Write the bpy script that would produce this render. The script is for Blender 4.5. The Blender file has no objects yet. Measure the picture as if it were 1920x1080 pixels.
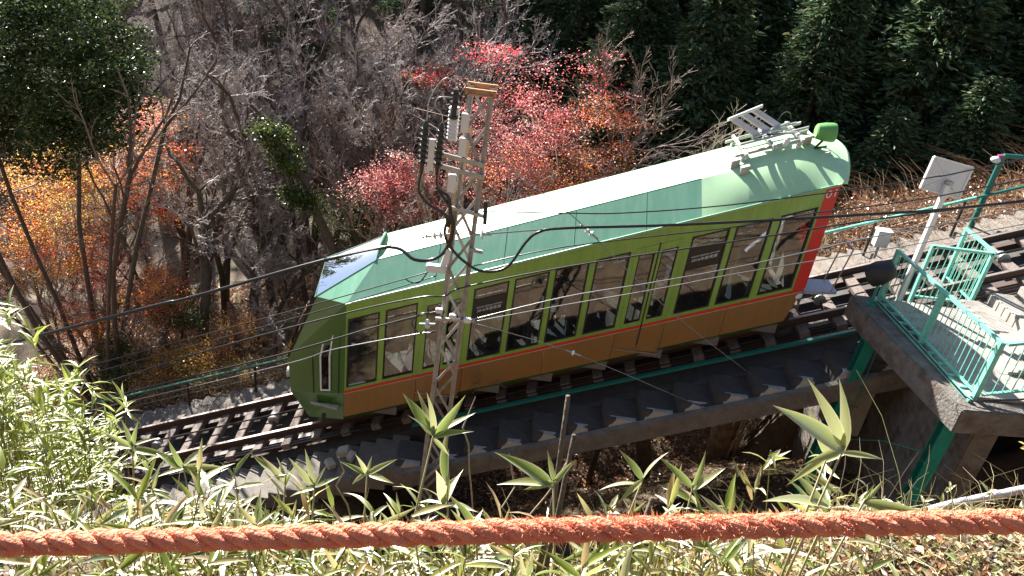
import bpy, bmesh, math, random
import numpy as np
from mathutils import Vector, Matrix

scene = bpy.context.scene
COL = scene.collection
R = math.radians
TS = 0.4252184            # grade of the track (rise per metre along x)

# ------------------------------------------------------------------ camera
cam = bpy.data.cameras.new('camera')
cam_o = bpy.data.objects.new('camera', cam); COL.objects.link(cam_o)
cam.sensor_width = 36.0; cam.lens = 1450.0 / 1920.0 * 36.0
cam.clip_start = 0.05; cam.clip_end = 2000
_r = Vector((0.99186225, 0.02644614, 0.12453866)); _u = Vector((-0.12192367, 0.47896383, 0.86932633)); _f = Vector((0.03665919, 0.87743618, -0.47829055))
CAM = Vector((-1.30027867, -12.43656204, 7.99669486))
m = Matrix.Identity(4)
for i in range(3):
    m[i][0] = _r[i]; m[i][1] = _u[i]; m[i][2] = -_f[i]; m[i][3] = CAM[i]
cam_o.matrix_world = m
scene.camera = cam_o

# ------------------------------------------------------------------ sky, sun, exposure
SUN_EL, SUN_AZ = R(31), R(-31)      # azimuth from +y towards +x: the sun stands behind the scene, to the left
w = bpy.data.worlds.new('World'); scene.world = w; w.use_nodes = True
nt = w.node_tree; bg = nt.nodes['Background']
sky = nt.nodes.new('ShaderNodeTexSky'); sky.sky_type = 'NISHITA'; sky.sun_disc = False
sky.sun_elevation = SUN_EL; sky.sun_rotation = SUN_AZ % (2 * math.pi)
nt.links.new(sky.outputs[0], bg.inputs[0]); bg.inputs[1].default_value = 0.055
sun = bpy.data.lights.new('sun', 'SUN'); sun.energy = 5.0; sun.angle = R(0.53); sun.color = (1.0, 0.965, 0.91)
sun_o = bpy.data.objects.new('sun', sun); COL.objects.link(sun_o)
S = Vector((math.sin(SUN_AZ) * math.cos(SUN_EL), math.cos(SUN_AZ) * math.cos(SUN_EL), math.sin(SUN_EL)))
sun_o.rotation_euler = S.to_track_quat('Z', 'Y').to_euler(); sun_o.location = (-20, 30, 30)
scene.view_settings.view_transform = 'Standard'; scene.view_settings.look = 'None'
scene.view_settings.exposure = 2.05; scene.view_settings.gamma = 1.0

# ------------------------------------------------------------------ helpers: things
def tag(o, label=None, cat=None, group=None, kind=None):
    if label: o['label'] = label
    if cat: o['category'] = cat
    if group: o['group'] = group
    if kind: o['kind'] = kind
    return o
def thing(name, label, cat, loc=(0, 0, 0), group=None, rz=0.0):
    o = bpy.data.objects.new(name, None); COL.objects.link(o)
    o.location = loc; o.rotation_euler = (0, 0, rz); o.empty_display_size = 0.2
    return tag(o, label, cat, group)
def link(name, me, parent=None, mat=None):
    if mat is not None and len(me.materials) == 0: me.materials.append(mat)
    o = bpy.data.objects.new(name, me); COL.objects.link(o)
    if parent is not None: o.parent = parent
    return o
def wpos(o):
    p = Vector((0, 0, 0))
    while o is not None:
        p += o.location; o = o.parent
    return p
def copy_tree(o, parent=None):
    c = o.copy(); COL.objects.link(c); c.parent = parent
    for ch in list(o.children): copy_tree(ch, c)
    return c

class MB:
    """collects shapes in world coordinates; build() links ONE mesh object, local to its parent"""
    def __init__(s, shear=False): s.v = []; s.f = []; s.shear = shear
    def add(s, vs, fs):
        b = len(s.v); s.v += [tuple(p) for p in vs]; s.f += [tuple(i + b for i in f) for f in fs]; return s
    def poly(s, pts): return s.add(pts, [tuple(range(len(pts)))])
    def box(s, a, b):
        x0, y0, z0 = a; x1, y1, z1 = b
        return s.add([(x0,y0,z0),(x1,y0,z0),(x1,y1,z0),(x0,y1,z0),(x0,y0,z1),(x1,y0,z1),(x1,y1,z1),(x0,y1,z1)],
                     [(3,2,1,0),(4,5,6,7),(0,1,5,4),(1,2,6,5),(2,3,7,6),(3,0,4,7)])
    def bar(s, p, q, wd, ht, up=(0, 0, 1)):
        p = Vector(p); q = Vector(q); d = (q - p).normalized(); u = Vector(up)
        sd = d.cross(u)
        if sd.length < 1e-3: sd = d.cross(Vector((0, 1, 0)))
        sd.normalize(); u = sd.cross(d).normalized()
        a = sd * wd / 2; b = u * ht / 2
        return s.add([p-a-b, p+a-b, p+a+b, p-a+b, q-a-b, q+a-b, q+a+b, q-a+b],
                     [(0,1,2,3),(7,6,5,4),(0,4,5,1),(1,5,6,2),(2,6,7,3),(3,7,4,0)])
    def tube(s, pts, r, n=8, cap=True):
        pts = [Vector(p) for p in pts]; rs = r if isinstance(r, (list, tuple)) else [r] * len(pts)
        rings = []; pu = None
        for i, p in enumerate(pts):
            d = (pts[min(i + 1, len(pts) - 1)] - pts[max(i - 1, 0)])
            if d.length < 1e-9: d = Vector((0, 0, 1))
            d.normalize()
            u = pu if pu is not None else (Vector((0, 0, 1)) if abs(d.z) < .9 else Vector((1, 0, 0)))
            u = (u - d * u.dot(d))
            if u.length < 1e-4: u = d.orthogonal()
            u.normalize(); pu = u; wv = d.cross(u)
            rings.append([p + (u * math.cos(2*math.pi*k/n) + wv * math.sin(2*math.pi*k/n)) * rs[i] for k in range(n)])
        vs = [v for rg in rings for v in rg]; fs = []
        for i in range(len(pts) - 1):
            for k in range(n):
                a = i*n+k; b = i*n+(k+1) % n
                fs.append((a, b, b+n, a+n))
        if cap:
            fs.append(tuple(reversed(range(n)))); e = (len(pts)-1)*n; fs.append(tuple(e+k for k in range(n)))
        return s.add(vs, fs)
    def sphere(s, c, r, nu=10, nv=7):
        c = Vector(c); r = r if isinstance(r, (tuple, list)) else (r, r, r)
        vs = [c + Vector((0, 0, r[2]))]; fs = []
        for j in range(1, nv):
            th = math.pi*j/nv
            for i in range(nu):
                ph = 2*math.pi*i/nu; vs.append(c + Vector((r[0]*math.sin(th)*math.cos(ph), r[1]*math.sin(th)*math.sin(ph), r[2]*math.cos(th))))
        vs.append(c - Vector((0, 0, r[2]))); L = len(vs)-1
        for i in range(nu):
            fs.append((0, 1+i, 1+(i+1) % nu)); e = 1+(nv-2)*nu; fs.append((L, e+(i+1) % nu, e+i))
        for j in range(nv-2):
            for i in range(nu):
                a = 1+j*nu+i; b = 1+j*nu+(i+1) % nu; fs.append((a, a+nu, b+nu, b))
        return s.add(vs, fs)
    def mesh(s, name, smooth=False, off=Vector((0, 0, 0)), bevel=0):
        vs = [(x, y, z + TS*x) for x, y, z in s.v] if s.shear else s.v
        me = bpy.data.meshes.new(name)
        me.from_pydata([(x-off[0], y-off[1], z-off[2]) for x, y, z in vs], [], s.f)
        if bevel:
            bm = bmesh.new(); bm.from_mesh(me)
            bmesh.ops.bevel(bm, geom=[e for e in bm.edges if len(e.link_faces) == 2 and e.calc_face_angle(0) > .6], offset=bevel, segments=2, affect='EDGES', clamp_overlap=True)
            bm.to_mesh(me); bm.free()
        if smooth:
            me.polygons.foreach_set('use_smooth', [True]*len(me.polygons))
            if smooth is not True: me.set_sharp_from_angle(angle=R(smooth))
        me.update(); return me
    def build(s, name, mat, parent=None, smooth=False, bevel=0, label=None):
        off = wpos(parent) if parent is not None else Vector((0, 0, 0))
        o = link(name, s.mesh(name, smooth, off, bevel), parent, mat)
        if label: o['label'] = label
        return o

def mesh_np(name, V, F, smooth=False, col=None, mat=None):
    """big meshes from arrays; F is (n,4) or (n,3)"""
    V = np.ascontiguousarray(V, dtype=np.float32); F = np.ascontiguousarray(F, dtype=np.int32)
    me = bpy.data.meshes.new(name); k = F.shape[1]
    me.vertices.add(len(V)); me.vertices.foreach_set('co', V.ravel())
    me.loops.add(F.size); me.loops.foreach_set('vertex_index', F.ravel())
    me.polygons.add(len(F)); me.polygons.foreach_set('loop_start', np.arange(0, F.size, k, dtype=np.int32))
    me.polygons.foreach_set('use_smooth', np.full(len(F), smooth))
    if col is not None:
        at = me.attributes.new('tint', 'FLOAT_COLOR', 'POINT')
        c = np.ones((len(V), 4), np.float32); c[:, :3] = col; at.data.foreach_set('color', c.ravel())
    me.update(calc_edges=True)
    if mat is not None: me.materials.append(mat)
    return me
def frustums(P0, P1, R0, R1, n=4):
    """n-sided tapered segments, all at once"""
    P0 = np.asarray(P0, float); P1 = np.asarray(P1, float); R0 = np.asarray(R0, float); R1 = np.asarray(R1, float)
    d = P1-P0; d /= np.linalg.norm(d, axis=1, keepdims=True)+1e-9
    a = np.where(np.abs(d[:, 2:3]) < .9, np.array([[0, 0, 1.]]), np.array([[1., 0, 0]]))
    u = np.cross(d, a); u /= np.linalg.norm(u, axis=1, keepdims=True); w_ = np.cross(d, u)
    N = len(P0); V = np.zeros((N, 2, n, 3))
    for k in range(n):
        c, s_ = math.cos(2*math.pi*k/n), math.sin(2*math.pi*k/n); o = u*c + w_*s_
        V[:, 0, k] = P0 + o*R0[:, None]; V[:, 1, k] = P1 + o*R1[:, None]
    b = (np.arange(N)*2*n)[:, None]
    Q = np.stack([np.stack([b[:, 0]+k, b[:, 0]+(k+1) % n, b[:, 0]+n+(k+1) % n, b[:, 0]+n+k], 1) for k in range(n)], 1).reshape(-1, 4)
    return V.reshape(-1, 3), Q
def leaf_quads(rng, P, L, Wd, N=None, flat=0.0, axis=None, fold=0.25):
    """rhombus leaves at points P; returns V (4 per leaf), Q. flat pulls normals upwards; axis gives the leaf direction"""
    n = len(P); L = np.broadcast_to(L, n)[:, None]; Wd = np.broadcast_to(Wd, n)[:, None]
    a = rng.normal(size=(n, 3)) if axis is None else axis + rng.normal(size=(n, 3))*.25
    if flat: a[:, 2] *= (1-flat)
    a /= np.linalg.norm(a, axis=1, keepdims=True)+1e-9
    nn = rng.normal(size=(n, 3))
    if flat: nn = nn*(1-flat) + np.array([0, 0, 1.])*flat*1.5
    s_ = np.cross(a, nn); s_ /= np.linalg.norm(s_, axis=1, keepdims=True)+1e-9
    up = np.cross(s_, a)
    V = np.stack([P, P + a*L*.45 + s_*Wd*.5 + up*Wd*fold, P + a*L, P + a*L*.5 - s_*Wd*.5 + up*Wd*fold], 1).reshape(-1, 3)
    b = np.arange(n)[:, None]*4
    return V, b + np.array([[0, 1, 2, 3]])
def palette(rng, n, cols, jit=.15, per=4, wts=None):
    cols = np.array(cols, float); i = rng.choice(len(cols), n, p=wts)
    c = cols[i]*(1+rng.normal(size=(n, 1))*jit); c = np.clip(c, 0, 1)
    return np.repeat(c, per, axis=0)

# ------------------------------------------------------------------ helpers: materials
MATS = {}
def mat(name, c1, c2=None, scale=4.0, rough=.6, bump=0.0, bscale=None, metal=0.0, spec=.5, dirt=None, dscale=1.5, damt=.5, coat=0.0, detail=6.0):
    if name in MATS: return MATS[name]
    mt = bpy.data.materials.new(name); mt.use_nodes = True; MATS[name] = mt
    n = mt.node_tree; b = n.nodes['Principled BSDF']; L = n.links.new
    b.inputs['Roughness'].default_value = rough; b.inputs['Metallic'].default_value = metal; b.inputs['Specular IOR Level'].default_value = spec
    if coat: b.inputs['Coat Weight'].default_value = coat; b.inputs['Coat Roughness'].default_value = .08
    tc = n.nodes.new('ShaderNodeTexCoord')
    c2 = c2 or tuple(min(1, x*.8) for x in c1)
    nz = n.nodes.new('ShaderNodeTexNoise'); nz.inputs['Scale'].default_value = scale; nz.inputs['Detail'].default_value = detail; nz.inputs['Roughness'].default_value = .65
    L(tc.outputs['Object'], nz.inputs['Vector'])
    rp = n.nodes.new('ShaderNodeValToRGB'); rp.color_ramp.elements[0].position = .3; rp.color_ramp.elements[1].position = .7
    rp.color_ramp.elements[0].color = (*c2, 1); rp.color_ramp.elements[1].color = (*c1, 1)
    L(nz.outputs['Fac'], rp.inputs['Fac']); out = rp.outputs['Color']
    if dirt:
        n2 = n.nodes.new('ShaderNodeTexNoise'); n2.inputs['Scale'].default_value = dscale; n2.inputs['Detail'].default_value = 8; n2.inputs['Roughness'].default_value = .7
        L(tc.outputs['Object'], n2.inputs['Vector'])
        r2 = n.nodes.new('ShaderNodeValToRGB'); r2.color_ramp.elements[0].position = .48; r2.color_ramp.elements[1].position = .68
        r2.color_ramp.elements[0].color = (0, 0, 0, 1); r2.color_ramp.elements[1].color = (damt, damt, damt, 1)
        L(n2.outputs['Fac'], r2.inputs['Fac'])
        mx = n.nodes.new('ShaderNodeMix'); mx.data_type = 'RGBA'; L(r2.outputs['Color'], mx.inputs[0]); L(out, mx.inputs[6]); mx.inputs[7].default_value = (*dirt, 1)
        out = mx.outputs[2]
    L(out, b.inputs['Base Color'])
    if bump:
        n3 = n.nodes.new('ShaderNodeTexNoise'); n3.inputs['Scale'].default_value = bscale or scale*3; n3.inputs['Detail'].default_value = 6
        L(tc.outputs['Object'], n3.inputs['Vector'])
        bp = n.nodes.new('ShaderNodeBump'); bp.inputs['Strength'].default_value = bump; bp.inputs['Distance'].default_value = .03
        L(n3.outputs['Fac'], bp.inputs['Height']); L(bp.outputs['Normal'], b.inputs['Normal'])
    return mt
def grime(mt, col, amt, sc=(5, 5, .5)):
    """thin vertical streaks of road dirt over a paint"""
    n = mt.node_tree; b = n.nodes['Principled BSDF']; L = n.links.new; src = b.inputs['Base Color'].links[0].from_socket
    tc = n.nodes.new('ShaderNodeTexCoord'); mp = n.nodes.new('ShaderNodeMapping'); mp.inputs['Scale'].default_value = sc; L(tc.outputs['Object'], mp.inputs['Vector'])
    nz = n.nodes.new('ShaderNodeTexNoise'); nz.inputs['Scale'].default_value = 2.2; nz.inputs['Detail'].default_value = 9; nz.inputs['Roughness'].default_value = .72; L(mp.outputs[0], nz.inputs['Vector'])
    rp = n.nodes.new('ShaderNodeValToRGB'); rp.color_ramp.elements[0].position = .42; rp.color_ramp.elements[1].position = .75; rp.color_ramp.elements[0].color = (0, 0, 0, 1); rp.color_ramp.elements[1].color = (amt,)*3+(1,); L(nz.outputs['Fac'], rp.inputs['Fac'])
    mx = n.nodes.new('ShaderNodeMix'); mx.data_type = 'RGBA'; L(rp.outputs['Color'], mx.inputs[0]); L(src, mx.inputs[6]); mx.inputs[7].default_value = (*col, 1); L(mx.outputs[2], b.inputs['Base Color'])
    r2 = n.nodes.new('ShaderNodeMath'); r2.operation = 'MULTIPLY_ADD'; r2.inputs[1].default_value = .45; r2.inputs[2].default_value = b.inputs['Roughness'].default_value; L(rp.outputs['Color'], r2.inputs[0]); L(r2.outputs[0], b.inputs['Roughness'])
def leafmat(name, trans=.45, gloss=.25, rough=.35):
    if name in MATS: return MATS[name]
    mt = bpy.data.materials.new(name); mt.use_nodes = True; MATS[name] = mt
    n = mt.node_tree; n.nodes.remove(n.nodes['Principled BSDF']); L = n.links.new; o = n.nodes['Material Output']
    at = n.nodes.new('ShaderNodeAttribute'); at.attribute_name = 'tint'
    d = n.nodes.new('ShaderNodeBsdfDiffuse'); t = n.nodes.new('ShaderNodeBsdfTranslucent'); g = n.nodes.new('ShaderNodeBsdfGlossy')
    g.inputs['Roughness'].default_value = rough; g.inputs['Color'].default_value = (1, 1, 1, 1)
    L(at.outputs['Color'], d.inputs['Color'])
    gm = n.nodes.new('ShaderNodeGamma'); gm.inputs['Gamma'].default_value = .9; L(at.outputs['Color'], gm.inputs['Color']); L(gm.outputs[0], t.inputs['Color'])
    m1 = n.nodes.new('ShaderNodeMixShader'); m1.inputs[0].default_value = trans; L(d.outputs[0], m1.inputs[1]); L(t.outputs[0], m1.inputs[2])
    fr = n.nodes.new('ShaderNodeFresnel'); fr.inputs['IOR'].default_value = 1.4
    mm = n.nodes.new('ShaderNodeMath'); mm.operation = 'MULTIPLY'; mm.inputs[1].default_value = gloss*3; L(fr.outputs[0], mm.inputs[0])
    m2 = n.nodes.new('ShaderNodeMixShader'); L(mm.outputs[0], m2.inputs[0]); L(m1.outputs[0], m2.inputs[1]); L(g.outputs[0], m2.inputs[2])
    L(m2.outputs[0], o.inputs['Surface']); return mt
def glassmat(name, tint, ior=1.5, boost=1.0):
    if name in MATS: return MATS[name]
    mt = bpy.data.materials.new(name); mt.use_nodes = True; MATS[name] = mt
    n = mt.node_tree; n.nodes.remove(n.nodes['Principled BSDF']); L = n.links.new; o = n.nodes['Material Output']
    t = n.nodes.new('ShaderNodeBsdfTransparent'); t.inputs[0].default_value = (*tint, 1)
    g = n.nodes.new('ShaderNodeBsdfGlossy'); g.inputs['Roughness'].default_value = .015
    tc = n.nodes.new('ShaderNodeTexCoord'); nz = n.nodes.new('ShaderNodeTexNoise'); nz.inputs['Scale'].default_value = 1.7; L(tc.outputs['Object'], nz.inputs['Vector'])
    bp = n.nodes.new('ShaderNodeBump'); bp.inputs['Strength'].default_value = .12; bp.inputs['Distance'].default_value = .02; L(nz.outputs['Fac'], bp.inputs['Height']); L(bp.outputs['Normal'], g.inputs['Normal'])
    fr = n.nodes.new('ShaderNodeFresnel'); fr.inputs['IOR'].default_value = ior
    mm = n.nodes.new('ShaderNodeMath'); mm.operation = 'MULTIPLY'; mm.inputs[1].default_value = boost; mm.use_clamp = True; L(fr.outputs[0], mm.inputs[0])
    mx = n.nodes.new('ShaderNodeMixShader'); L(mm.outputs[0], mx.inputs[0]); L(t.outputs[0], mx.inputs[1]); L(g.outputs[0], mx.inputs[2])
    L(mx.outputs[0], o.inputs['Surface']); return mt

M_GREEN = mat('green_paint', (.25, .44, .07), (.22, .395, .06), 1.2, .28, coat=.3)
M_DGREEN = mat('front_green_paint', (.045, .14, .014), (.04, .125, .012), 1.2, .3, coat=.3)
M_ROOF = mat('sunlit_roof_paint', (.38, .60, .34), (.34, .56, .30), 2.0, .42, dirt=(.34, .44, .28), dscale=3, damt=.3)  # roof green made paler, full sun is put into the colour
M_FACET = mat('shaded_roof_paint', (.115, .30, .19), (.10, .27, .17), 2.0, .36, dirt=(.2, .33, .26), dscale=3, damt=.35)  # same roof green darkened, the grazing light on the facets is painted in
M_ORANGE = mat('orange_paint', (.31, .155, .04), (.27, .13, .034), 1.5, .32, coat=.2)
M_RED = mat('red_paint', (.72, .03, .025), (.62, .026, .02), 2, .35)
M_WHITE = mat('white_paint', (.78, .78, .76), (.68, .68, .66), 5, .45, dirt=(.45, .43, .38), dscale=6, damt=.4)
M_BLACK = mat('black_rubber', (.012, .012, .012), (.02, .02, .02), 8, .6)
M_CABLE = mat('black_cable_sheath', (.012, .012, .013), (.02, .02, .02), 12, .28)
M_DARKST = mat('dark_underframe_steel', (.02, .018, .016), (.03, .025, .02), 8, .6)
M_GALV = mat('galvanised_steel', (.42, .42, .41), (.30, .30, .29), 9, .42, metal=.45, dirt=(.25, .2, .15), dscale=7, damt=.4)
M_PYLON = mat('weathered_grey_steel', (.42, .40, .38), (.32, .30, .285), 8, .6, metal=.2, dirt=(.16, .10, .06), dscale=5, damt=.5)
M_RUST = mat('rusty_orange_steel', (.55, .32, .17), (.42, .22, .11), 12, .75)
M_PORC = mat('white_porcelain', (.72, .72, .70), (.66, .66, .64), 6, .2)
M_TEAL = mat('teal_green_paint', (.22, .58, .46), (.16, .49, .38), 7, .4, dirt=(.12, .2, .14), dscale=9, damt=.5)
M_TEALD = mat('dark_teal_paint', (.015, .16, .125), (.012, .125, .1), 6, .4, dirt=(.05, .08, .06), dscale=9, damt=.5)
M_CONC = mat('weathered_concrete', (.38, .35, .31), (.26, .235, .205), 5, .9, bump=.35, bscale=40, dirt=(.12, .10, .08), dscale=2.2, damt=.75)
M_CONCD = mat('mossy_concrete', (.19, .17, .15), (.10, .088, .075), 5, .95, bump=.8, bscale=22, dirt=(.075, .038, .022), dscale=3.5, damt=.9)
M_STONE = mat('pale_stone', (.50, .46, .40), (.36, .33, .28), 6, .9, bump=.6, bscale=14)
M_RAIL = mat('rusty_rail_steel', (.07, .035, .024), (.045, .025, .018), 15, .55, bump=.15)
M_RAILTOP = mat('polished_rail_head', (.30, .26, .24), (.20, .15, .13), 15, .4, metal=.6)
M_WOOD = mat('weathered_sleeper_wood', (.20, .155, .135), (.10, .075, .06), 18, .9, bump=.4, bscale=30)
M_BARK = mat('grey_brown_bark', (.13, .095, .07), (.07, .05, .038), 9, .95, bump=.6, bscale=25)
M_TWIG = mat('pale_twig_bark', (.47, .41, .385), (.26, .215, .20), 3, .85)
M_TWIGD = mat('brown_twig_bark', (.30, .22, .185), (.17, .12, .10), 3, .85)
M_SHAG = mat('shaggy_cedar_bark', (.28, .20, .14), (.10, .06, .04), 5, .95, bump=.8, bscale=22)
M_GLASS = glassmat('tinted_window_glass', (.38, .40, .39), 1.55, 3.6)
for m_ in (M_GREEN, M_DGREEN, M_ORANGE): grime(m_, (.10, .085, .06), .38)
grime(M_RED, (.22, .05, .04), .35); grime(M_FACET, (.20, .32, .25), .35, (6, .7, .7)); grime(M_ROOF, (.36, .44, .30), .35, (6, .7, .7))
M_SKYGL = glassmat('blue_roof_glass', (.30, .42, .50), 1.6, 6.5)
# ------------------------------------------------------------------ terrain
def ss(a, b, x):
    t = np.clip((x-a)/(b-a), 0, 1); return t*t*(3-2*t)
_rn = np.random.default_rng(5); _K = _rn.normal(size=(14, 2))*np.linspace(.25, 2.6, 14)[:, None]; _PH = _rn.uniform(0, 6.28, 14); _AM = .22/np.linspace(1, 6, 14)
def bumps(x, y):
    r_ = 0
    for k, p, a in zip(_K, _PH, _AM): r_ = r_ + a*np.sin(k[0]*x+k[1]*y+p)
    return r_
def ground_z(x, y):
    x = np.asarray(x, float); y = np.asarray(y, float)
    t = TS*26*np.tanh(x/26)
    left = 1-ss(-4.4, -1.6, x)
    vl = -2.0 - .07*np.clip(y-3.4, 0, 9)
    vg = -4.3 - .80*np.clip(y+.5, 0, 4.5)
    v = left*vl + (1-left)*vg
    rf = ss(5.8, 7.2, x)*ss(2.2, 2.9, y)*(1-ss(5.4, 7.2, y)); v = v*(1-rf) + rf*(-1.85)
    fr = ss(8, 16, y); v = v*(1-fr) + fr*(-2.7-2.6*ss(1, 6, x)*(1-ss(16, 26, y)))
    v = v + .30*np.clip(y-13, 0, 9)*ss(12, 22, y) + .78*np.clip(y-22, 0, 20) + .12*np.clip(y-42, 0, 300)
    trk = ss(-1.6, -1.0, y)*(1-ss(3.5, 4.2, y))*left
    floor = t + v + bumps(x, y)*(.55+.05*np.clip(y, 0, 20))*(1-trk)
    s = y+12.43656
    bank = 6.4 + .12*(x+1.3) + np.interp(s, [-30, -6, 0, .8, 1.6, 2.6, 3.6, 4.6, 6, 8, 10, 13, 30, 400], [16, 2.2, 0, -.05, -.5, -1.5, -2.7, -4.3, -6.6, -9.3, -11.5, -14.5, -40, -400])
    bank = bank + .9*(1-ss(-6, -1.5, x))*ss(1.2, 3, s) + .55*ss(-.7, .5, x)*ss(1.3, 2.3, s)*(1-ss(3.3, 4.6, s)) + bumps(x*1.7, y*1.7)*.4
    k = .5; d = np.clip(.5+.5*(floor-bank)/k, 0, 1)
    return bank*(1-d) + floor*d + k*d*(1-d)
def build_ground():
    def axis(dense, lo, hi, stp, far):
        a = np.arange(lo, hi, stp); o = [hi]
        while o[-1] < far: o.append(o[-1]+max(stp, (o[-1]-hi)*.12+stp))
        n = [lo]
        while n[-1] > -far: n.append(n[-1]-max(stp, (lo-n[-1])*.12+stp))
        return np.array(n[::-1][:-1]+list(a)+o)
    xs = axis(1, -16, 16, .22, 260); ys = axis(1, -13, 16, .2, 260)
    X, Y = np.meshgrid(xs, ys); Z = ground_z(X, Y)
    V = np.stack([X, Y, Z], -1).reshape(-1, 3); nx, ny = len(xs), len(ys)
    i = (np.arange(ny-1)[:, None]*nx + np.arange(nx-1)[None]).ravel()
    Q = np.stack([i, i+1, i+nx+1, i+nx], 1)
    mt = mat('leaf_littered_soil', (.135, .088, .056), (.055, .037, .027), 3.5, .95, bump=1.0, bscale=30, dirt=(.16, .15, .06), dscale=.9, damt=.55, detail=12)
    o = link('ground', mesh_np('ground', V, Q, True, mat=mt)); o['kind'] = 'structure'
build_ground()
# ------------------------------------------------------------------ the funicular car (sheared: verticals stay vertical, floor lines follow the grade)
WD = 2.5
car = thing('funicular_car', 'green and orange funicular car with sloping windows and number 01 on the track', 'funicular', (0, 1.25, -1.0))
WINS = [(-3.76, -3.17), (-3.06, -2.47), (-1.46, -.84), (-.74, -.14), (-.04, .54), (.65, 1.23), (2.24, 2.85), (2.95, 3.53), (3.66, 4.23)]
DOORS = [(-2.36, -1.57), (1.31, 2.11)]
V0, V1 = .13, 1.72
def panel(xs, vs, is_open, y0, y1, mb=None):
    """wall of cells between y0 and y1 with openings and their reveals"""
    mb = mb or MB(True); nx, nv = len(xs)-1, len(vs)-1
    op = [[is_open((xs[i]+xs[i+1])/2, (vs[j]+vs[j+1])/2) for j in range(nv)] for i in range(nx)]
    sol = lambda i, j: 0 <= i < nx and 0 <= j < nv and not op[i][j]
    for i in range(nx):
        for j in range(nv):
            if op[i][j]: continue
            a, b, c, d = xs[i], xs[i+1], vs[j], vs[j+1]
            mb.poly([(a, y0, c), (b, y0, c), (b, y0, d), (a, y0, d)]); mb.poly([(a, y1, d), (b, y1, d), (b, y1, c), (a, y1, c)])
            if not sol(i-1, j): mb.poly([(a, y0, d), (a, y1, d), (a, y1, c), (a, y0, c)])
            if not sol(i+1, j): mb.poly([(b, y0, c), (b, y1, c), (b, y1, d), (b, y0, d)])
            if not sol(i, j-1): mb.poly([(a, y0, c), (a, y1, c), (b, y1, c), (b, y0, c)])
            if not sol(i, j+1): mb.poly([(a, y0, d), (b, y0, d), (b, y1, d), (a, y1, d)])
    return mb
def door_glass(d):
    a, b = d; m_ = (a+b)/2
    return [(a+.07, m_-.055), (m_+.055, b-.07)]
OPEN = [(a, b, V0, V1) for a, b in WINS] + [(a, b, .16, 1.60) for d in DOORS for a, b in door_glass(d)]
xs = sorted({-3.8, 4.27} | {x for o in OPEN for x in o[:2]}); vs = sorted({.055, 2.07} | {v for o in OPEN for v in o[2:]})
is_open = lambda x, v: any(a < x < b and c < v < d for a, b, c, d in OPEN)
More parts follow.
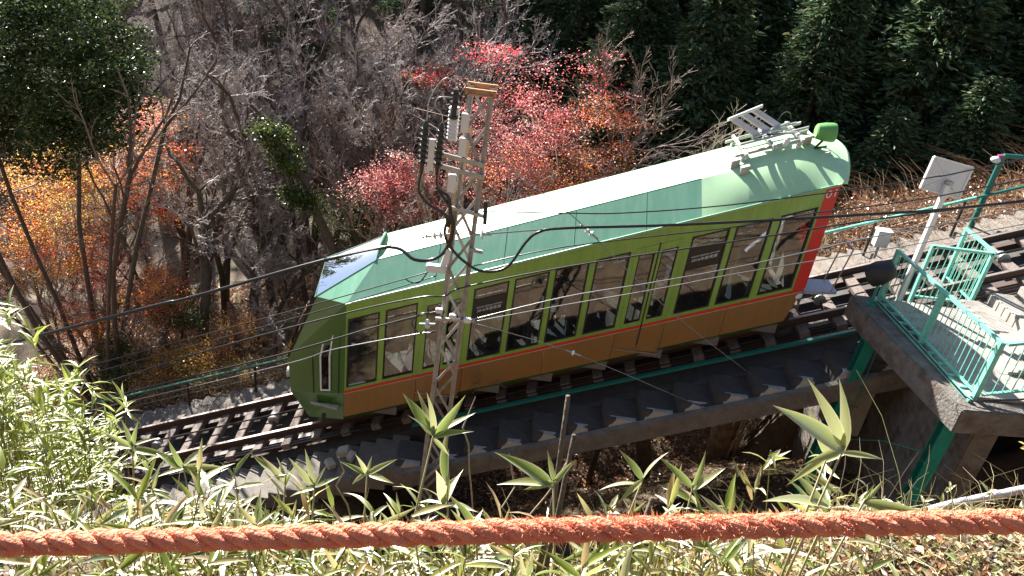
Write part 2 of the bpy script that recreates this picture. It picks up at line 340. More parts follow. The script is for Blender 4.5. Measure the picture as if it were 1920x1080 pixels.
for y0, y1 in ((0, .06), (WD-.06, WD)):
    sw = panel(xs, vs, is_open, y0, y1).build('side_wall', M_GREEN, car)
    s = -1 if y0 == 0 else 1
    yo = 0 if s < 0 else WD
    k0, k1 = (yo, yo+.06) if s < 0 else (yo-.06, yo)
    cuts = [-3.8, -2.40, -1.52, .0, 1.27, 2.15, 3.2, 4.46]
    for xa, xb in zip(cuts[:-1], cuts[1:]):
        xa_, xb_ = xa+.004, xb-.004; xd = xb_-(.16 if xb == 4.46 else 0)
        MB(True).add([(xa_, k0, -.60), (xd, k0, -.60), (xb_, k0, .0), (xa_, k0, .0), (xa_, k1, -.60), (xd, k1, -.60), (xb_, k1, .0), (xa_, k1, .0)],
                      [(0,1,2,3),(7,6,5,4),(0,4,5,1),(1,5,6,2),(2,6,7,3),(3,7,4,0)]).build('skirt_panel', M_ORANGE, car)
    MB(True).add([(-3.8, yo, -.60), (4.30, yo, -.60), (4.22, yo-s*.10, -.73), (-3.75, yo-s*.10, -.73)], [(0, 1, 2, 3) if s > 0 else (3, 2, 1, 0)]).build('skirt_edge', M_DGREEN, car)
    a, b = (yo-.006, yo+.05) if s < 0 else (yo-.05, yo+.006)
    MB(True).box((-3.8, a, .0), (4.46, b, .055)).build('red_stripe', M_RED, car)
    a, b = (yo-.009, yo-.001) if s < 0 else (yo+.001, yo+.009)
    MB(True).box((-3.8, a, -.022), (4.46, b, -.010)).build('pinstripe', mat('cream_pinstripe', (.62, .50, .36), None, 4, .5), car)
    a, b = (yo-.004, yo+.06) if s < 0 else (yo-.06, yo+.004)
    MB(True).box((4.27, a, .055), (4.48, b, 2.07)).build('end_band', M_RED, car)
    MB(True).box((-3.82, min(yo, yo+s*.03), 2.055), (4.48, max(yo, yo+s*.03), 2.085)).build('roof_trim', mat('pale_green_trim', (.36, .58, .36), None, 3, .35), car)
    gy = yo + (-s)*.02
    for a, b in WINS:
        f = MB(True)
        o_, i_ = (yo-.010, yo+.045) if s < 0 else (yo-.045, yo+.010)
        t = .028
        panel([a, a+t, b-t, b], [V0, V0+t, V1-t, V1], lambda x, v: a+t < x < b-t and V0+t < v < V1-t, o_, i_, f)
        fr = f.build('window_frame', M_BLACK, car)
        MB(True).poly([(a+.01, gy, V0+.01), (b-.01, gy, V0+.01), (b-.01, gy, V1-.01), (a+.01, gy, V1-.01)]).build('pane', M_GLASS, fr)
    for d in DOORS:
        a, b = d; m_ = (a+b)/2
        for k, (lx0, lx1) in enumerate(((a, m_-.012), (m_+.012, b))):
            ga, gb = door_glass(d)[k]
            o_, i_ = (yo-.012, yo-.001) if s < 0 else (yo+.001, yo+.012)
            lf = panel([lx0, ga, gb, lx1], [.058, .16, 1.60, 1.74], lambda x, v: ga < x < gb and .16 < v < 1.6, o_, i_).build('door_leaf', M_GREEN, car)
            # kick panel: lower edge level (the doorway has a level sill)
            zb = -.36 + (a - lx0)*TS + .02; zc = -.36 + (a - lx1)*TS + .02
            q = (yo-.0125 if s < 0 else yo+.0125)
            MB(True).poly([(lx0, q, zb), (lx1, q, zc), (lx1, q, -.024), (lx0, q, -.024)]).build('kick_panel', M_ORANGE, lf)
            q = (yo-.0135 if s < 0 else yo+.0135)
            MB(True).poly([(lx0, q, .0), (lx1, q, .0), (lx1, q, .055), (lx0, q, .055)]).build('door_stripe', M_RED, lf)
            MB(True).poly([(ga-.012, gy, .15), (gb+.012, gy, .15), (gb+.012, gy, 1.61), (ga-.012, gy, 1.61)]).build('pane', M_GLASS, lf)
            t = .016; f = MB(True)
            o2, i2 = (yo-.016, yo+.04) if s < 0 else (yo-.04, yo+.016)
            panel([ga, ga+t, gb-t, gb], [.16, .16+t, 1.6-t, 1.6], lambda x, v: ga+t < x < gb-t and .16+t < v < 1.6-t, o2, i2, f)
            f.build('pane_gasket', M_BLACK, lf)
        o_, i_ = (yo-.015, yo-.002) if s < 0 else (yo+.002, yo+.015)
        MB(True).box((m_-.014, o_, -.40), (m_+.014, i_, 1.76)).build('door_seal', M_BLACK, car)
        z0 = a*TS - .36
        MB().box((a-.04, o_-.02, z0-.022), (b+.03, i_+.02, z0)).build('door_sill', mat('worn_sill_metal', (.40, .28, .22), (.3, .2, .15), 20, .5, metal=.3), car)

# roof: folded facets in front, barrel at the rear
def facet(y):
    y = min(y, WD-y)
    return 2.07 + (2.55-2.07)*y/.65 if y < .65 else 2.55 + .05*(y-.65)/.6
def barrel(y, x=0):
    t = abs(y-1.25)/1.25; return 2.075 + .60*(1-t**2.2)*(1-.62*max(0, (x-3.65)/.85)**2)
ysamp = sorted({0, .65, 1.85, 2.5} | {2.5*k/28 for k in range(29)})
sts = [-3.39, -2.4, -1.2, 0, 1.2, 2.0, 2.31, 2.31, 2.45, 2.6, 2.75, 2.9, 3.05, 3.05, 3.4, 3.65, 3.8, 3.95, 4.1, 4.25, 4.38, 4.48]
rows = []
for i, x in enumerate(sts):
    wb = min(1, max(0, (x-2.31)/.74))
    rows.append([(x + (.26*(1-((y-1.25)/1.25)**2)*max(0, (x-3.4)/1.08)**2 if x > 3.4 else 0), y, facet(y)*(1-wb)+barrel(y, x)*wb) for y in ysamp])
# rounded rear lip
for dx, dv in ((.05, .02), (.09, .06), (.11, .12)):
    rows.append([(x+dx*(1 if 0 < k < len(ysamp)-1 else .2), y, v-dv*(1 if 0 < k < len(ysamp)-1 else .1)) for k, (x, y, v) in enumerate(rows[21])])
mb = MB(True); n = len(ysamp)
mb.add([p for r_ in rows for p in r_], [(i*n+k, (i+1)*n+k, (i+1)*n+k+1, i*n+k+1) for i in range(len(rows)-1) if i not in (6, 12) for k in range(n-1) if not (i < 6 and (ysamp[k+1] <= .651 or ysamp[k] >= 1.849))])
mf = [MB(True), MB(True)]
for q_, (ka, kb) in enumerate(((0, ysamp.index(.65)), (ysamp.index(1.85), n-1))):
    mf[q_].add([p for r_ in rows[:7] for p in r_[ka:kb+1]], [(i*(kb-ka+1)+k, (i+1)*(kb-ka+1)+k, (i+1)*(kb-ka+1)+k+1, i*(kb-ka+1)+k+1) for i in range(6) for k in range(kb-ka)])
A = (-4.5, .5, 2.15); B = (-3.39, .65, 2.55); Cc = (-3.39, 1.25, 2.60); D = (-4.45, 1.25, 2.58)
mir = lambda p: (p[0], WD-p[1], p[2])
for q_, g in enumerate((lambda p: p, mir)):
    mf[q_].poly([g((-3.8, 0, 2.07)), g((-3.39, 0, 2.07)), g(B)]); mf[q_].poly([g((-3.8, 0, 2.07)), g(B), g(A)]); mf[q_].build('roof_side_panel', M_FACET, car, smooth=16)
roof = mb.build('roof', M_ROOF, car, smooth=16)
for x in (-2.2, -1.0, .2, 1.4):
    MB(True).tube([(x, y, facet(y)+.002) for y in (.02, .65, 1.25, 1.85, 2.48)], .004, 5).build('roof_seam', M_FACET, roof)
for y in (.655, 1.845): MB(True).tube([(-3.39, y, 2.552), (2.31, y, 2.552)], .005, 5).build('roof_seam', M_ROOF, roof)
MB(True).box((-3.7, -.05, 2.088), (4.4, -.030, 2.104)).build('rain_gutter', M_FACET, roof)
# glass canopy over the front, bulging a little above the roof
Cc = (-3.37, 1.25, 2.76); D = (-4.46, 1.25, 2.60)
def canopy(g):
    mb = MB(True); N_ = 6; P = []
    for i in range(N_+1):
        for j in range(N_+1):
            a_, b_ = i/N_, j/N_; lo0 = Vector(A).lerp(Vector(B), a_); hi0 = Vector(D).lerp(Vector(Cc), a_); p_ = lo0.lerp(hi0, b_); p_.z += .05*math.sin(math.pi*b_)*(.4+.6*a_)
            P.append(g(tuple(p_)))
    return mb.add(P, [(i*(N_+1)+j, i*(N_+1)+j+1, (i+1)*(N_+1)+j+1, (i+1)*(N_+1)+j) for i in range(N_) for j in range(N_)]), P, N_
M_CTRIM = mat('canopy_trim', (.20, .34, .28), None, 5, .4)
for g in (lambda p: p, mir):
    mb, P, N_ = canopy(g); mb.build('canopy_glass', M_SKYGL, car, smooth=True)
    back = [P[N_*(N_+1)+j] for j in range(N_+1)]
    mb = MB(True)
    for p_, q_ in zip(back[:-1], back[1:]): mb.poly([p_, q_, (q_[0], q_[1], facet(q_[1])), (p_[0], p_[1], facet(p_[1]))])
    mb.tube(back, .016, 6).build('canopy_back', M_CTRIM, car)
    MB(True).tube([g(A), g(B)], .016, 6).build('canopy_trim', M_CTRIM, car); MB(True).tube([g(A), g(D)], .016, 6).build('canopy_trim', M_CTRIM, car)
MB(True).tube([Cc, D], .014, 6).build('canopy_ridge_trim', M_CTRIM, car)
# front end: chamfered corners, leaning windscreen
EDGE = [(-4.5, 2.15), (-5.05, .9), (-5.0, 0.0), (-4.62, -.76)]; SIDE = [2.07, .9, 0.0, -.66]
def chamf(v, fr):
    i = 0 if v >= .9 else (1 if v >= 0 else 2)
    t = (v-SIDE[i+1])/(SIDE[i]-SIDE[i+1]); ex = EDGE[i+1][0]+(EDGE[i][0]-EDGE[i+1][0])*t; ev = EDGE[i+1][1]+(EDGE[i][1]-EDGE[i+1][1])*t
    return (-3.8+(ex+3.8)*fr, .5*fr, v+(ev-v)*fr)
for g in (lambda p: p, mir):
    mb = MB(True)
    for i in range(3):
        mb.poly([g((-3.8, 0, SIDE[i])), g((EDGE[i][0], .5, EDGE[i][1])), g((EDGE[i+1][0], .5, EDGE[i+1][1])), g((-3.8, 0, SIDE[i+1]))])
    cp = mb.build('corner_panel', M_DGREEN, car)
    def out(p, d=.012):
        return g((p[0]-.35*d, p[1]-.93*d, p[2]))
    f0, f1, va, vb = .27, .40, .10, 1.66
    mb = MB(True); lv = [vb, .9, va]
    for a_, b_ in ((f0-.03, f0), (f1, f1+.03)):
        for j in range(2): mb.poly([out(chamf(lv[j], a_), .02), out(chamf(lv[j], b_), .02), out(chamf(lv[j+1], b_), .02), out(chamf(lv[j+1], a_), .02)])
    for v_a, v_b in ((vb, vb+.04), (va-.04, va)): mb.poly([out(chamf(v_b, f0-.03), .02), out(chamf(v_b, f1+.03), .02), out(chamf(v_a, f1+.03), .02), out(chamf(v_a, f0-.03), .02)])
    sf = mb.build('slit_window_frame', M_WHITE, car)
    mb = MB(True)
    for j in range(2): mb.poly([out(chamf(lv[j], f0)), out(chamf(lv[j], f1)), out(chamf(lv[j+1], f1)), out(chamf(lv[j+1], f0))])
    mb.build('pane', glassmat('dark_slit_glass', (.10, .12, .12), 1.5, 1.5), sf)
    # crew door outline
    mb = MB(True)
    for fr in (.10, .56):
        for j, (v_a, v_b) in enumerate(((1.9, .9), (.9, .0))):
            mb.bar(out(chamf(v_a, fr), .006), out(chamf(v_b, fr), .006), .012, .012)
    mb.bar(out(chamf(1.9, .10), .006), out(chamf(1.9, .56), .006), .012, .012)
    mb.build('crew_door_seam', M_BLACK, car)
    mb = MB(True)
    a1, a2, a3, a4 = [out(chamf(-.30, q_), .01) for q_ in (.08, .62)] + [out(chamf(-.16, .62), .10), out(chamf(-.30, .08), .10)]
    mb.poly([a1, a2, a3, a4]); lo = lambda p: (p[0], p[1], p[2]-.05); mb.poly([a4, a3, lo(a3), lo(a4)]); mb.poly([lo(a1), lo(a2), a2, a1]); mb.poly([a2, lo(a2), lo(a3), a3]); mb.poly([a1, a4, lo(a4), lo(a1)]); mb.poly([lo(a1), lo(a4), lo(a3), lo(a2)])
    mb.build('front_step', M_GALV, car)
fr_pts = [(y, -.16*(1-((y-1.25)/.75)**2)) for y in (.5, .875, 1.25, 1.625, 2.0)]
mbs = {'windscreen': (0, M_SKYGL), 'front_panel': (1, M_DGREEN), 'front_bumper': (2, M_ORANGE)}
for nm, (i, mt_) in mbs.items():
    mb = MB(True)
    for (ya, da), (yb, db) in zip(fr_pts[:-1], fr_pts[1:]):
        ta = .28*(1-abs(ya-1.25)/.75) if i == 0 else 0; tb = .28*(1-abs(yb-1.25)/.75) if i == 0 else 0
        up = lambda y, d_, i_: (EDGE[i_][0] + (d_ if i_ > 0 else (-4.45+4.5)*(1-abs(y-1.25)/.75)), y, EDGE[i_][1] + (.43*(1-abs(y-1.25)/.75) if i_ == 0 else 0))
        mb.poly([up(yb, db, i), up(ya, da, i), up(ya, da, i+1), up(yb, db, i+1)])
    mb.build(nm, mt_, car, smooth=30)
for y in (.5, 2.0): MB(True).bar((EDGE[0][0], y, EDGE[0][1]), (EDGE[1][0], y, EDGE[1][1]), .05, .04).build('windscreen_pillar', mat('dark_trim', (.05, .03, .022), None, 6, .35), car)
for y in (.8, 1.7):
    MB(True).tube([(-5.03, y, .35), (-5.15, y, .35)], .11, 14).build('headlight', M_PORC, car)
# rear end wall (curved in plan) with its window
mb = MB(True); rw = [(4.48+.26*(1-((y-1.25)/1.25)**2), y) for y in [2.5*k/12 for k in range(13)]]
for v_a, v_b in ((-.55, .6), (1.65, 2.06)):
    mb = MB(True)
    for (xa, ya), (xb, yb) in zip(rw[:-1], rw[1:]): mb.poly([(xa, ya, v_a), (xb, yb, v_a), (xb, yb, v_b), (xa, ya, v_b)])
    mb.build('rear_wall', M_RED, car, smooth=30)
mb = MB(True)
for (xa, ya), (xb, yb) in zip(rw[:-1], rw[1:]): mb.poly([(xa, ya, .6), (xb, yb, .6), (xb, yb, 1.65), (xa, ya, 1.65)])
mb.build('rear_window', M_GLASS, car, smooth=30)
# number on the end band
def text_mesh(s, size, name):
    cu = bpy.data.curves.new(name, 'FONT'); cu.body = s; cu.size = size; cu.extrude = .001; cu.align_x = 'CENTER'; cu.align_y = 'CENTER'; cu.resolution_u = 3
    o = bpy.data.objects.new(name, cu); COL.objects.link(o); bpy.context.view_layer.update()
    me = bpy.data.meshes.new_from_object(o.evaluated_get(bpy.context.evaluated_depsgraph_get())); bpy.data.objects.remove(o); bpy.data.curves.remove(cu)
    return me
def put_text(s, size, x, v, y, mt_, parent, name='lettering'):
    me = text_mesh(s, size, name); off = wpos(parent)
    for q in me.vertices:
        a, b, c = q.co; q.co = (x+a-off[0], y-c-off[1], v+b+(x+a)*TS-off[2])
    me.materials.append(mt_); return link(name, me, parent)
put_text('01', .20, 4.38, 1.92, -.008, mat('white_lettering', (.8, .8, .8), None, 3, .5), car, 'number')
M_POST = mat('black_window_film', (.010, .010, .012), (.013, .012, .014), 5, .35)
for a, b in (WINS[2], WINS[6]):
    st = MB(True).poly([(a+.03, .010, 1.02), (b-.03, .010, 1.02), (b-.03, .010, 1.47), (a+.03, .010, 1.47)]).build('window_sticker', M_POST, car)
    c_ = (a+b)/2
    put_text('GOOD DESIGN AWARD', .043, c_, 1.285, .006, mat('white_lettering', (.8,)*3), st)
    put_text('2016年度受賞', .072, c_, 1.21, .006, mat('white_lettering', (.8,)*3), st)
# rear deck and coupling
rd = MB(True).add([(4.55, .15, -.12), (5.15, .15, -.30), (5.15, .62, -.30), (4.60, .62, -.12), (4.55, .15, -.18), (5.15, .15, -.36), (5.15, .62, -.36), (4.60, .62, -.18)],
             [(0,1,2,3),(7,6,5,4),(0,4,5,1),(1,5,6,2),(2,6,7,3),(3,7,4,0)]).build('rear_step', mat('blue_grey_steel', (.42, .47, .55), (.36, .4, .47), 10, .4, metal=.2), car)
for y in (.18, .60):
    MB(True).tube([(5.05, y, -.30), (5.18, y, .55)], .016, 6).build('step_handrail', M_PYLON, car)
MB(True).tube([(5.18, .18, .53), (5.18, .60, .53)], .016, 6).build('step_handrail', M_GALV, car)
MB(True).sphere((4.42, -.01, -.10), (.06, .03, .06)).build('marker_lamp', M_PORC, car)
# underframe, wheels
MB(True).box((-4.3, .25, -.86), (4.5, 2.25, -.60)).build('underframe', M_DARKST, car)
MB(True).box((-3.9, .06, -.62), (4.3, WD-.06, -.45)).build('floor_pan', M_DARKST, car)
for x in (-3.2, -2.2, 2.4, 3.4):
    for y in (.55, 1.95):
        z = x*TS - .72; w_ = MB().tube([(x, y-.06, z), (x, y+.06, z)], .28, 18).build('wheel', M_DARKST, car)
        MB().tube([(x, y-.075, z), (x, y-.06, z)], .12, 12).build('hub', M_GALV, w_)
for y in (.42, 2.08): MB(True).box((-3.6, y-.04, -.82), (-1.8, y+.04, -.66)).box((2.0, y-.04, -.82), (3.8, y+.04, -.66)).build('bogie_frame', M_DARKST, car)
# interior: level steps of floor, benches, posts
M_FLOOR = mat('interior_floor', (.16, .15, .14), (.12, .11, .10), 6, .6); M_SEAT = mat('seat_fabric', (.06, .10, .14), (.05, .08, .11), 12, .8); M_INT = mat('interior_lining', (.52, .52, .48), (.48, .48, .44), 4, .6)
for k in range(8):
    x0 = -3.75+k*1.0; x1 = x0+1.0; z = (x0+.5)*TS-.40
    MB().box((x0, .08, z-.30), (x1, WD-.08, z)).build('floor_step', M_FLOOR, car)
def bench(x, y0, y1, flip=1):
    z = (math.floor(x+3.75)-3.25)*TS-.40
    b_ = MB().box((x-.22, y0, z+.36), (x+.22, y1, z+.45)).box((x-.2, y0+.05, z), (x+.2, y1-.05, z+.36)).build('seat', M_SEAT, car, bevel=.02)
    MB().box((x-.26*flip-.04, y0, z+.40), (x-.26*flip+.04, y1, z+.92)).build('seat_back', M_SEAT, b_, bevel=.02)
for x, f in ((-.9, -1), (.2, -1), (.85, 1), (2.6, -1), (3.2, -1)):
    bench(x, .12, 1.0, f); bench(x, 1.5, WD-.12, f)
for x in (-2.0, -.3, 1.7, 3.75):
    for y in (.75, 1.75): MB().tube([(x, y, x*TS-.4), (x, y, x*TS+2.3)], .018, 8).build('grab_pole', M_GALV, car)
MB(True).box((-3.7, .62, 2.40), (4.4, 1.88, 2.44)).build('ceiling_lining', M_INT, car)
MB(True).box((4.33, .08, -.2), (4.37, WD-.08, .75)).build('driver_desk', M_INT, car)
MB(True).box((-4.3, .6, -.2), (-3.9, 1.9, .55)).build('driver_console', mat('console_grey', (.35, .36, .36), None, 5, .5), car)

# pantograph on the rear roof
RZ = lambda x, y: barrel(y, x)
pan = MB(True).bar((2.85, .85, 2.74), (4.12, .85, 2.74), .045, .05).build('pantograph', M_GALV, car, label='folded grey pantograph on white insulators')
for x in (3.0, 3.9):
    for y in (.85, 1.65):
        ins = MB(True)
        for k in range(3): ins.tube([(x, y, RZ(x, y)-.03+k*.045), (x, y, RZ(x, y)+.0+k*.045)], .045, 10)
        ins.tube([(x, y, RZ(x, y)-.03), (x, y, RZ(x, y)+.14)], .025, 8); ins.build('insulator', M_PORC, pan)
MB(True).bar((2.85, 1.65, 2.74), (4.12, 1.65, 2.74), .045, .05).build('base_rail', M_GALV, pan)
for x in (3.0, 3.45, 3.9): MB(True).bar((x, .7, 2.77), (x, 1.8, 2.77), .045, .04).build('cross_member', M_GALV, pan)
MB(True).tube([(2.95, 1.05, 2.86), (4.05, 1.05, 2.86)], .03, 8).tube([(3.0, 1.42, 2.86), (3.95, 1.42, 2.86)], .025, 8).build('spring_tube', M_GALV, pan)
MB(True).tube([(3.75, 1.25, 2.86), (3.3, 1.2, 2.95), (3.2, 1.2, 2.92)], .028, 8).build('lower_arm', M_GALV, pan)
MB(True).tube([(3.85, .95, 2.86), (3.3, 1.15, 2.94)], .014, 6).tube([(3.85, 1.55, 2.86), (3.6, 1.3, 2.94)], .014, 6).build('thrust_rod', M_PYLON, pan)
M_PLATE = mat('pale_grey_paint', (.62, .58, .58), (.52, .49, .49), 8, .5)
for k in range(3):
    o_ = Vector((.19, .085, .0))*k; h_ = Vector((3.22, 1.12, 2.92))+o_; t_ = h_+Vector((-.53, .02, .46))
    MB(True).add([h_, h_+Vector((.095, .042, 0)), t_+Vector((.095, .042, 0)), t_]+[q_-Vector((.02, 0, .02)) for q_ in (h_, h_+Vector((.095, .042, 0)), t_+Vector((.095, .042, 0)), t_)], [(0,1,2,3),(7,6,5,4),(0,4,5,1),(1,5,6,2),(2,6,7,3),(3,7,4,0)]).build('upper_arm_plate', M_PLATE, pan)
for k in (0, 1):
    q_ = Vector((2.69, 1.14, 3.39))+Vector((.28, .12, 0))*k; MB(True).tube([q_-Vector((.05, .02, 0)), q_+Vector((.27, .115, 0))], .035, 8).build('collector_bar', M_PORC, pan)
MB(True).tube([(3.14, 1.08, 2.92), (3.80, 1.36, 2.92)], .03, 8).build('pivot_shaft', M_GALV, pan)
for x, y in ((2.85, .75), (2.98, .55), (4.05, .95), (4.15, 1.5)): MB(True).box((x-.07, y-.05, RZ(x, y)-.02), (x+.07, y+.05, RZ(x, y)+.12)).build('bracket', M_GALV, pan)
MB(True).sphere((3.62, .72, 2.83), (.06, .06, .09)).build('surge_arrester', M_PORC, pan)
MB(True).tube([(3.9+.12*math.cos(t), 1.9+.02*math.sin(t), 2.72+.0+.22*math.sin(t)) for t in np.linspace(.2, 3.0, 9)], .008, 6).build('lead_wire', M_CABLE, pan)
MB(True).tube([(4.22+.10*math.cos(t), .98+.10*math.sin(t), 2.70) for t in np.linspace(0, 6.28, 13)], .012, 6).tube([(4.30+.08*math.cos(t), .86+.08*math.sin(t), 2.69) for t in np.linspace(0, 6.28, 13)], .012, 6).build('coiled_lead', M_GALV, pan)
# roof beacon (green bucket-shaped lamp)
M_LAMPG = mat('lamp_green_paint', (.12, .36, .08), (.10, .31, .07), 3, .45, dirt=(.2, .3, .15), dscale=8, damt=.3); M_LAMPL = mat('lamp_pale_green', (.25, .55, .18), None, 3, .4)
p0, p1 = Vector((4.11, .82, 4.59)), Vector((4.43, .80, 4.61))
bc = MB().tube([p0, p0.lerp(p1, .04), p0.lerp(p1, .45), p0.lerp(p1, .9), p1], [.11, .13, .16, .168, .158], 20).build('roof_lamp', M_LAMPG, car, smooth=40, label='green bucket-shaped lamp on a black bracket')
MB().tube([p0-(p1-p0)*.02, p0], .10, 20).build('lens', M_LAMPL, bc)
MB().tube([(4.16, .78, 4.30), (4.28, .81, 4.46)], .022, 6).tube([(4.16, .78, 4.30), (4.36, .78, 4.36)], .02, 6).build('bracket', M_BLACK, bc)
# ------------------------------------------------------------------ track, walkways, bridge
M_CONCS = mat('shade_darkened_concrete', (.085, .076, .07), (.05, .045, .042), 5, .9, bump=.4, bscale=30, dirt=(.05, .042, .038), dscale=2.2, damt=.6)  # concrete colour darkened to carry the deep shade below the car
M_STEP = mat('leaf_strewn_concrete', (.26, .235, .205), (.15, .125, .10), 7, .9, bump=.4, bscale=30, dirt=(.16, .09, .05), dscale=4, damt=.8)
M_BEAM = mat('brown_stained_concrete', (.21, .185, .155), (.125, .107, .088), 5, .9, bump=.4, bscale=30, dirt=(.08, .065, .05), dscale=2.2, damt=.6)
VR = -1.0                                     # top of rail
trk = thing('railway_track', 'narrow railway track of rusty rails on wooden sleepers under the green car', 'track', (0, 1.25, -1.6))
X0, X1 = -17.0, 20.0
for y in (.57, 1.93):
    MB(True).box((X0, y-.035, VR-.13), (X1, y+.035, VR-.012)).box((X0, y-.07, VR-.15), (X1, y+.07, VR-.13)).build('rail', M_RAIL, trk)
    MB(True).box((X0, y-.033, VR-.012), (X1, y+.033, VR)).build('rail_head', M_RAILTOP, trk)
    MB(True).box((X0, y-.06, VR-.50), (X1, y+.06, VR-.29)).build('rail_girder', M_RAIL, trk)
me = MB().box((-.10, -1.05, -.07), (.10, 1.05, .07)).mesh('sleeper', bevel=.01); me.materials.append(M_WOOD)
rng0 = random.Random(3)
x = X0+.2
while x < X1:
    o = link('sleeper', me, trk); o.location = Vector((x, 1.25+rng0.uniform(-.03, .03), x*TS+VR-.22)) - trk.location
    o.rotation_euler = (0, -math.atan(TS), rng0.uniform(-.02, .02)); x += .62
MB(True).tube([(X0, 1.25, VR-.02), (X1, 1.25, VR-.02)], .02, 8).build('haulage_cable', M_CABLE, trk)
rl = MB().tube([(0, -.08, 0), (0, -.06, 0), (0, 0, 0), (0, .06, 0), (0, .08, 0)], [.12, .12, .09, .12, .12], 14).mesh('cable_roller', 40); rl.materials.append(M_GALV)
for x in (-11.5, -8.3, -5.6, 5.4, 8.6):
    o = link('cable_roller', rl, trk); o.location = Vector((x, 1.25, x*TS+VR-.14)) - trk.location
for y, nm in ((.30, 'conduit_pipe'), (.22, 'conduit_pipe'), (2.25, 'conduit_pipe')):
    MB(True).tube([(X0, y, VR-.20), (X1, y, VR-.20)], .018, 6).build(nm, M_CABLE, trk)
# shallow clutter of dead branches between the sleepers is left to the litter
trough = MB(True).box((-2.4, -.06, VR-.22), (6.2, .02, VR-.16)).build('cable_duct', M_TEALD); tag(trough, 'long thin dark teal duct along the bridge below the car', 'duct')
# concrete bed: solid on the left, a bridge across the gully
bed = MB(True).box((X0, .22, -1.95), (-1.6, 2.30, -1.58)).build('track_bed', mat('dark_track_bed', (.09, .07, .055), (.05, .04, .032), 6, .95, bump=.8, bscale=25)); tag(bed, kind='structure')
brg = thing('track_bridge', 'concrete bridge with a long edge beam carrying the track across the gully', 'bridge', (2.5, 1.25, -1.0))
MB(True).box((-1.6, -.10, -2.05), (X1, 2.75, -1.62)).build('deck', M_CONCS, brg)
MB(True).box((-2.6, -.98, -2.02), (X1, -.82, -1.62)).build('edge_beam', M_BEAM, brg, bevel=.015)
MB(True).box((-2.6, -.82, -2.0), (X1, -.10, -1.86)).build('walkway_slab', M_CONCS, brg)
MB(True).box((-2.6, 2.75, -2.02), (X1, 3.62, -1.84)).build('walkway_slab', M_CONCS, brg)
for y in (.4, 2.1): MB(True).box((-1.9, y-.16, -2.55), (X1, y+.16, -2.05)).build('girder', M_CONCD, brg)
for x in (-1.7, 6.9): MB().box((x-.3, -.6, x*TS-7.5), (x+.3, 3.0, x*TS-2.3)).build('pier', M_CONCD, brg)
# stairs beside the track: every step its own piece
def stairs(name, label, x0, x1, tread, y0, y1, vtop, rnd, mt_, nose=False):
    st = thing(name, label, 'stairs', ((x0+x1)/2, (y0+y1)/2, (x0+x1)/2*TS+vtop-.4))
    me = MB().box((0, 0, -.42), (tread+.02, y1-y0, 0)).mesh('step', bevel=.012); me.materials.append(mt_)
    x = x0
    while x < x1:
        o = link('step', me, st); o.location = Vector((x, y0+rnd.uniform(-.008, .008), (x+tread/2)*TS+vtop+rnd.uniform(-.006, .006))) - st.location
        o.rotation_euler = (0, 0, rnd.uniform(-.006, .006)); x += tread
    return st
stairs('stairway', 'narrow concrete stairway descending beside the near rail at lower left', -14, -2.66, .33, -.92, .14, -1.52, rng0, M_BEAM)
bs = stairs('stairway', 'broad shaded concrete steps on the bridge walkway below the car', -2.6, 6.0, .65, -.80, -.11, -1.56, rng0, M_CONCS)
M_PALE = mat('sunlit_broken_concrete', (.46, .43, .39), (.32, .30, .27), 9, .9, bump=.5, bscale=30)
x = -2.6; k = 0
while x < 5.9:                                    # broken step fronts along the edge, coloured pale to look sunlit
    z = (x+.325)*TS-1.56; L_ = rng0.uniform(.30, .60); h = rng0.uniform(.03, .12); s0 = rng0.uniform(0, .1)
    mb = MB().add([(x+s0, -.835, z-.28), (x+s0+L_, -.835, z-.28), (x+s0+L_*.93, -.835, z-.10+h), (x+s0+L_*.3, -.835, z-.06+h), (x+s0+.04, -.835, z-.16), (x+s0, -.76, z-.28), (x+s0+L_, -.76, z-.28), (x+s0+L_*.93, -.70, z+.004), (x+s0+L_*.3, -.70, z+.006), (x+s0+.04, -.70, z+.004)],
                  [(0,1,2,3,4),(4,3,8,9),(3,2,7,8),(1,6,7,2),(0,4,9,5)])
    mb.build('sunlit_edge', M_PALE, bs); x += .65
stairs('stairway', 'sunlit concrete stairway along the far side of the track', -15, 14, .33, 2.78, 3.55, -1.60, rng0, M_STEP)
# loose rubble lying beside the rails at lower left
for i, (x, y, s_) in enumerate(((-3.75, -.15, .15), (-3.55, -.35, .11), (-3.95, -.45, .12))):
    o = MB().add([(-1,-1,-.6),(1,-.8,-.6),(1,1,-.6),(-.9,.8,-.6),(-.8,-.9,.6),(.9,-.7,.45),(.8,.8,.7),(-.7,.7,.5)], [(3,2,1,0),(4,5,6,7),(0,1,5,4),(1,2,6,5),(2,3,7,6),(3,0,4,7)]).build('concrete_chunk', M_STONE, bevel=.12)
    o.scale = (s_, s_*.8, s_); o.location = (x, y, x*TS-1.40); o.rotation_euler = (0, -.3, i*1.1)
    tag(o, ['broken pale concrete chunk beside the car nose, largest of three on the steps', 'broken concrete chunk on the steps below the car nose, nearest the bridge', 'broken concrete chunk on the steps below the car nose, farthest downhill'][i], 'rubble', 'broken concrete chunks on the steps')

# handrail on the far side of the track
hr = thing('handrail', 'long teal handrail on dark posts along the far side of the track', 'handrail', (0, 3.25, -1.7))
MB(True).tube([(X0, 3.25, -.78), (X1, 3.25, -.78)], .035, 8).build('top_rail', M_TEALD, hr)
MB(True).tube([(X0, 3.25, -1.15), (X1, 3.25, -1.15)], .006, 5).build('middle_wire', M_GALV, hr)
pm = MB().tube([(0, 0, -.02), (0, 0, .92)], .03, 8).mesh('post'); pm.materials.append(M_DARKST)
x = -15.22
while x < X1:
    o = link('post', pm, hr); o.location = Vector((x, 3.25, x*TS-1.70)) - hr.location; x += 1.71
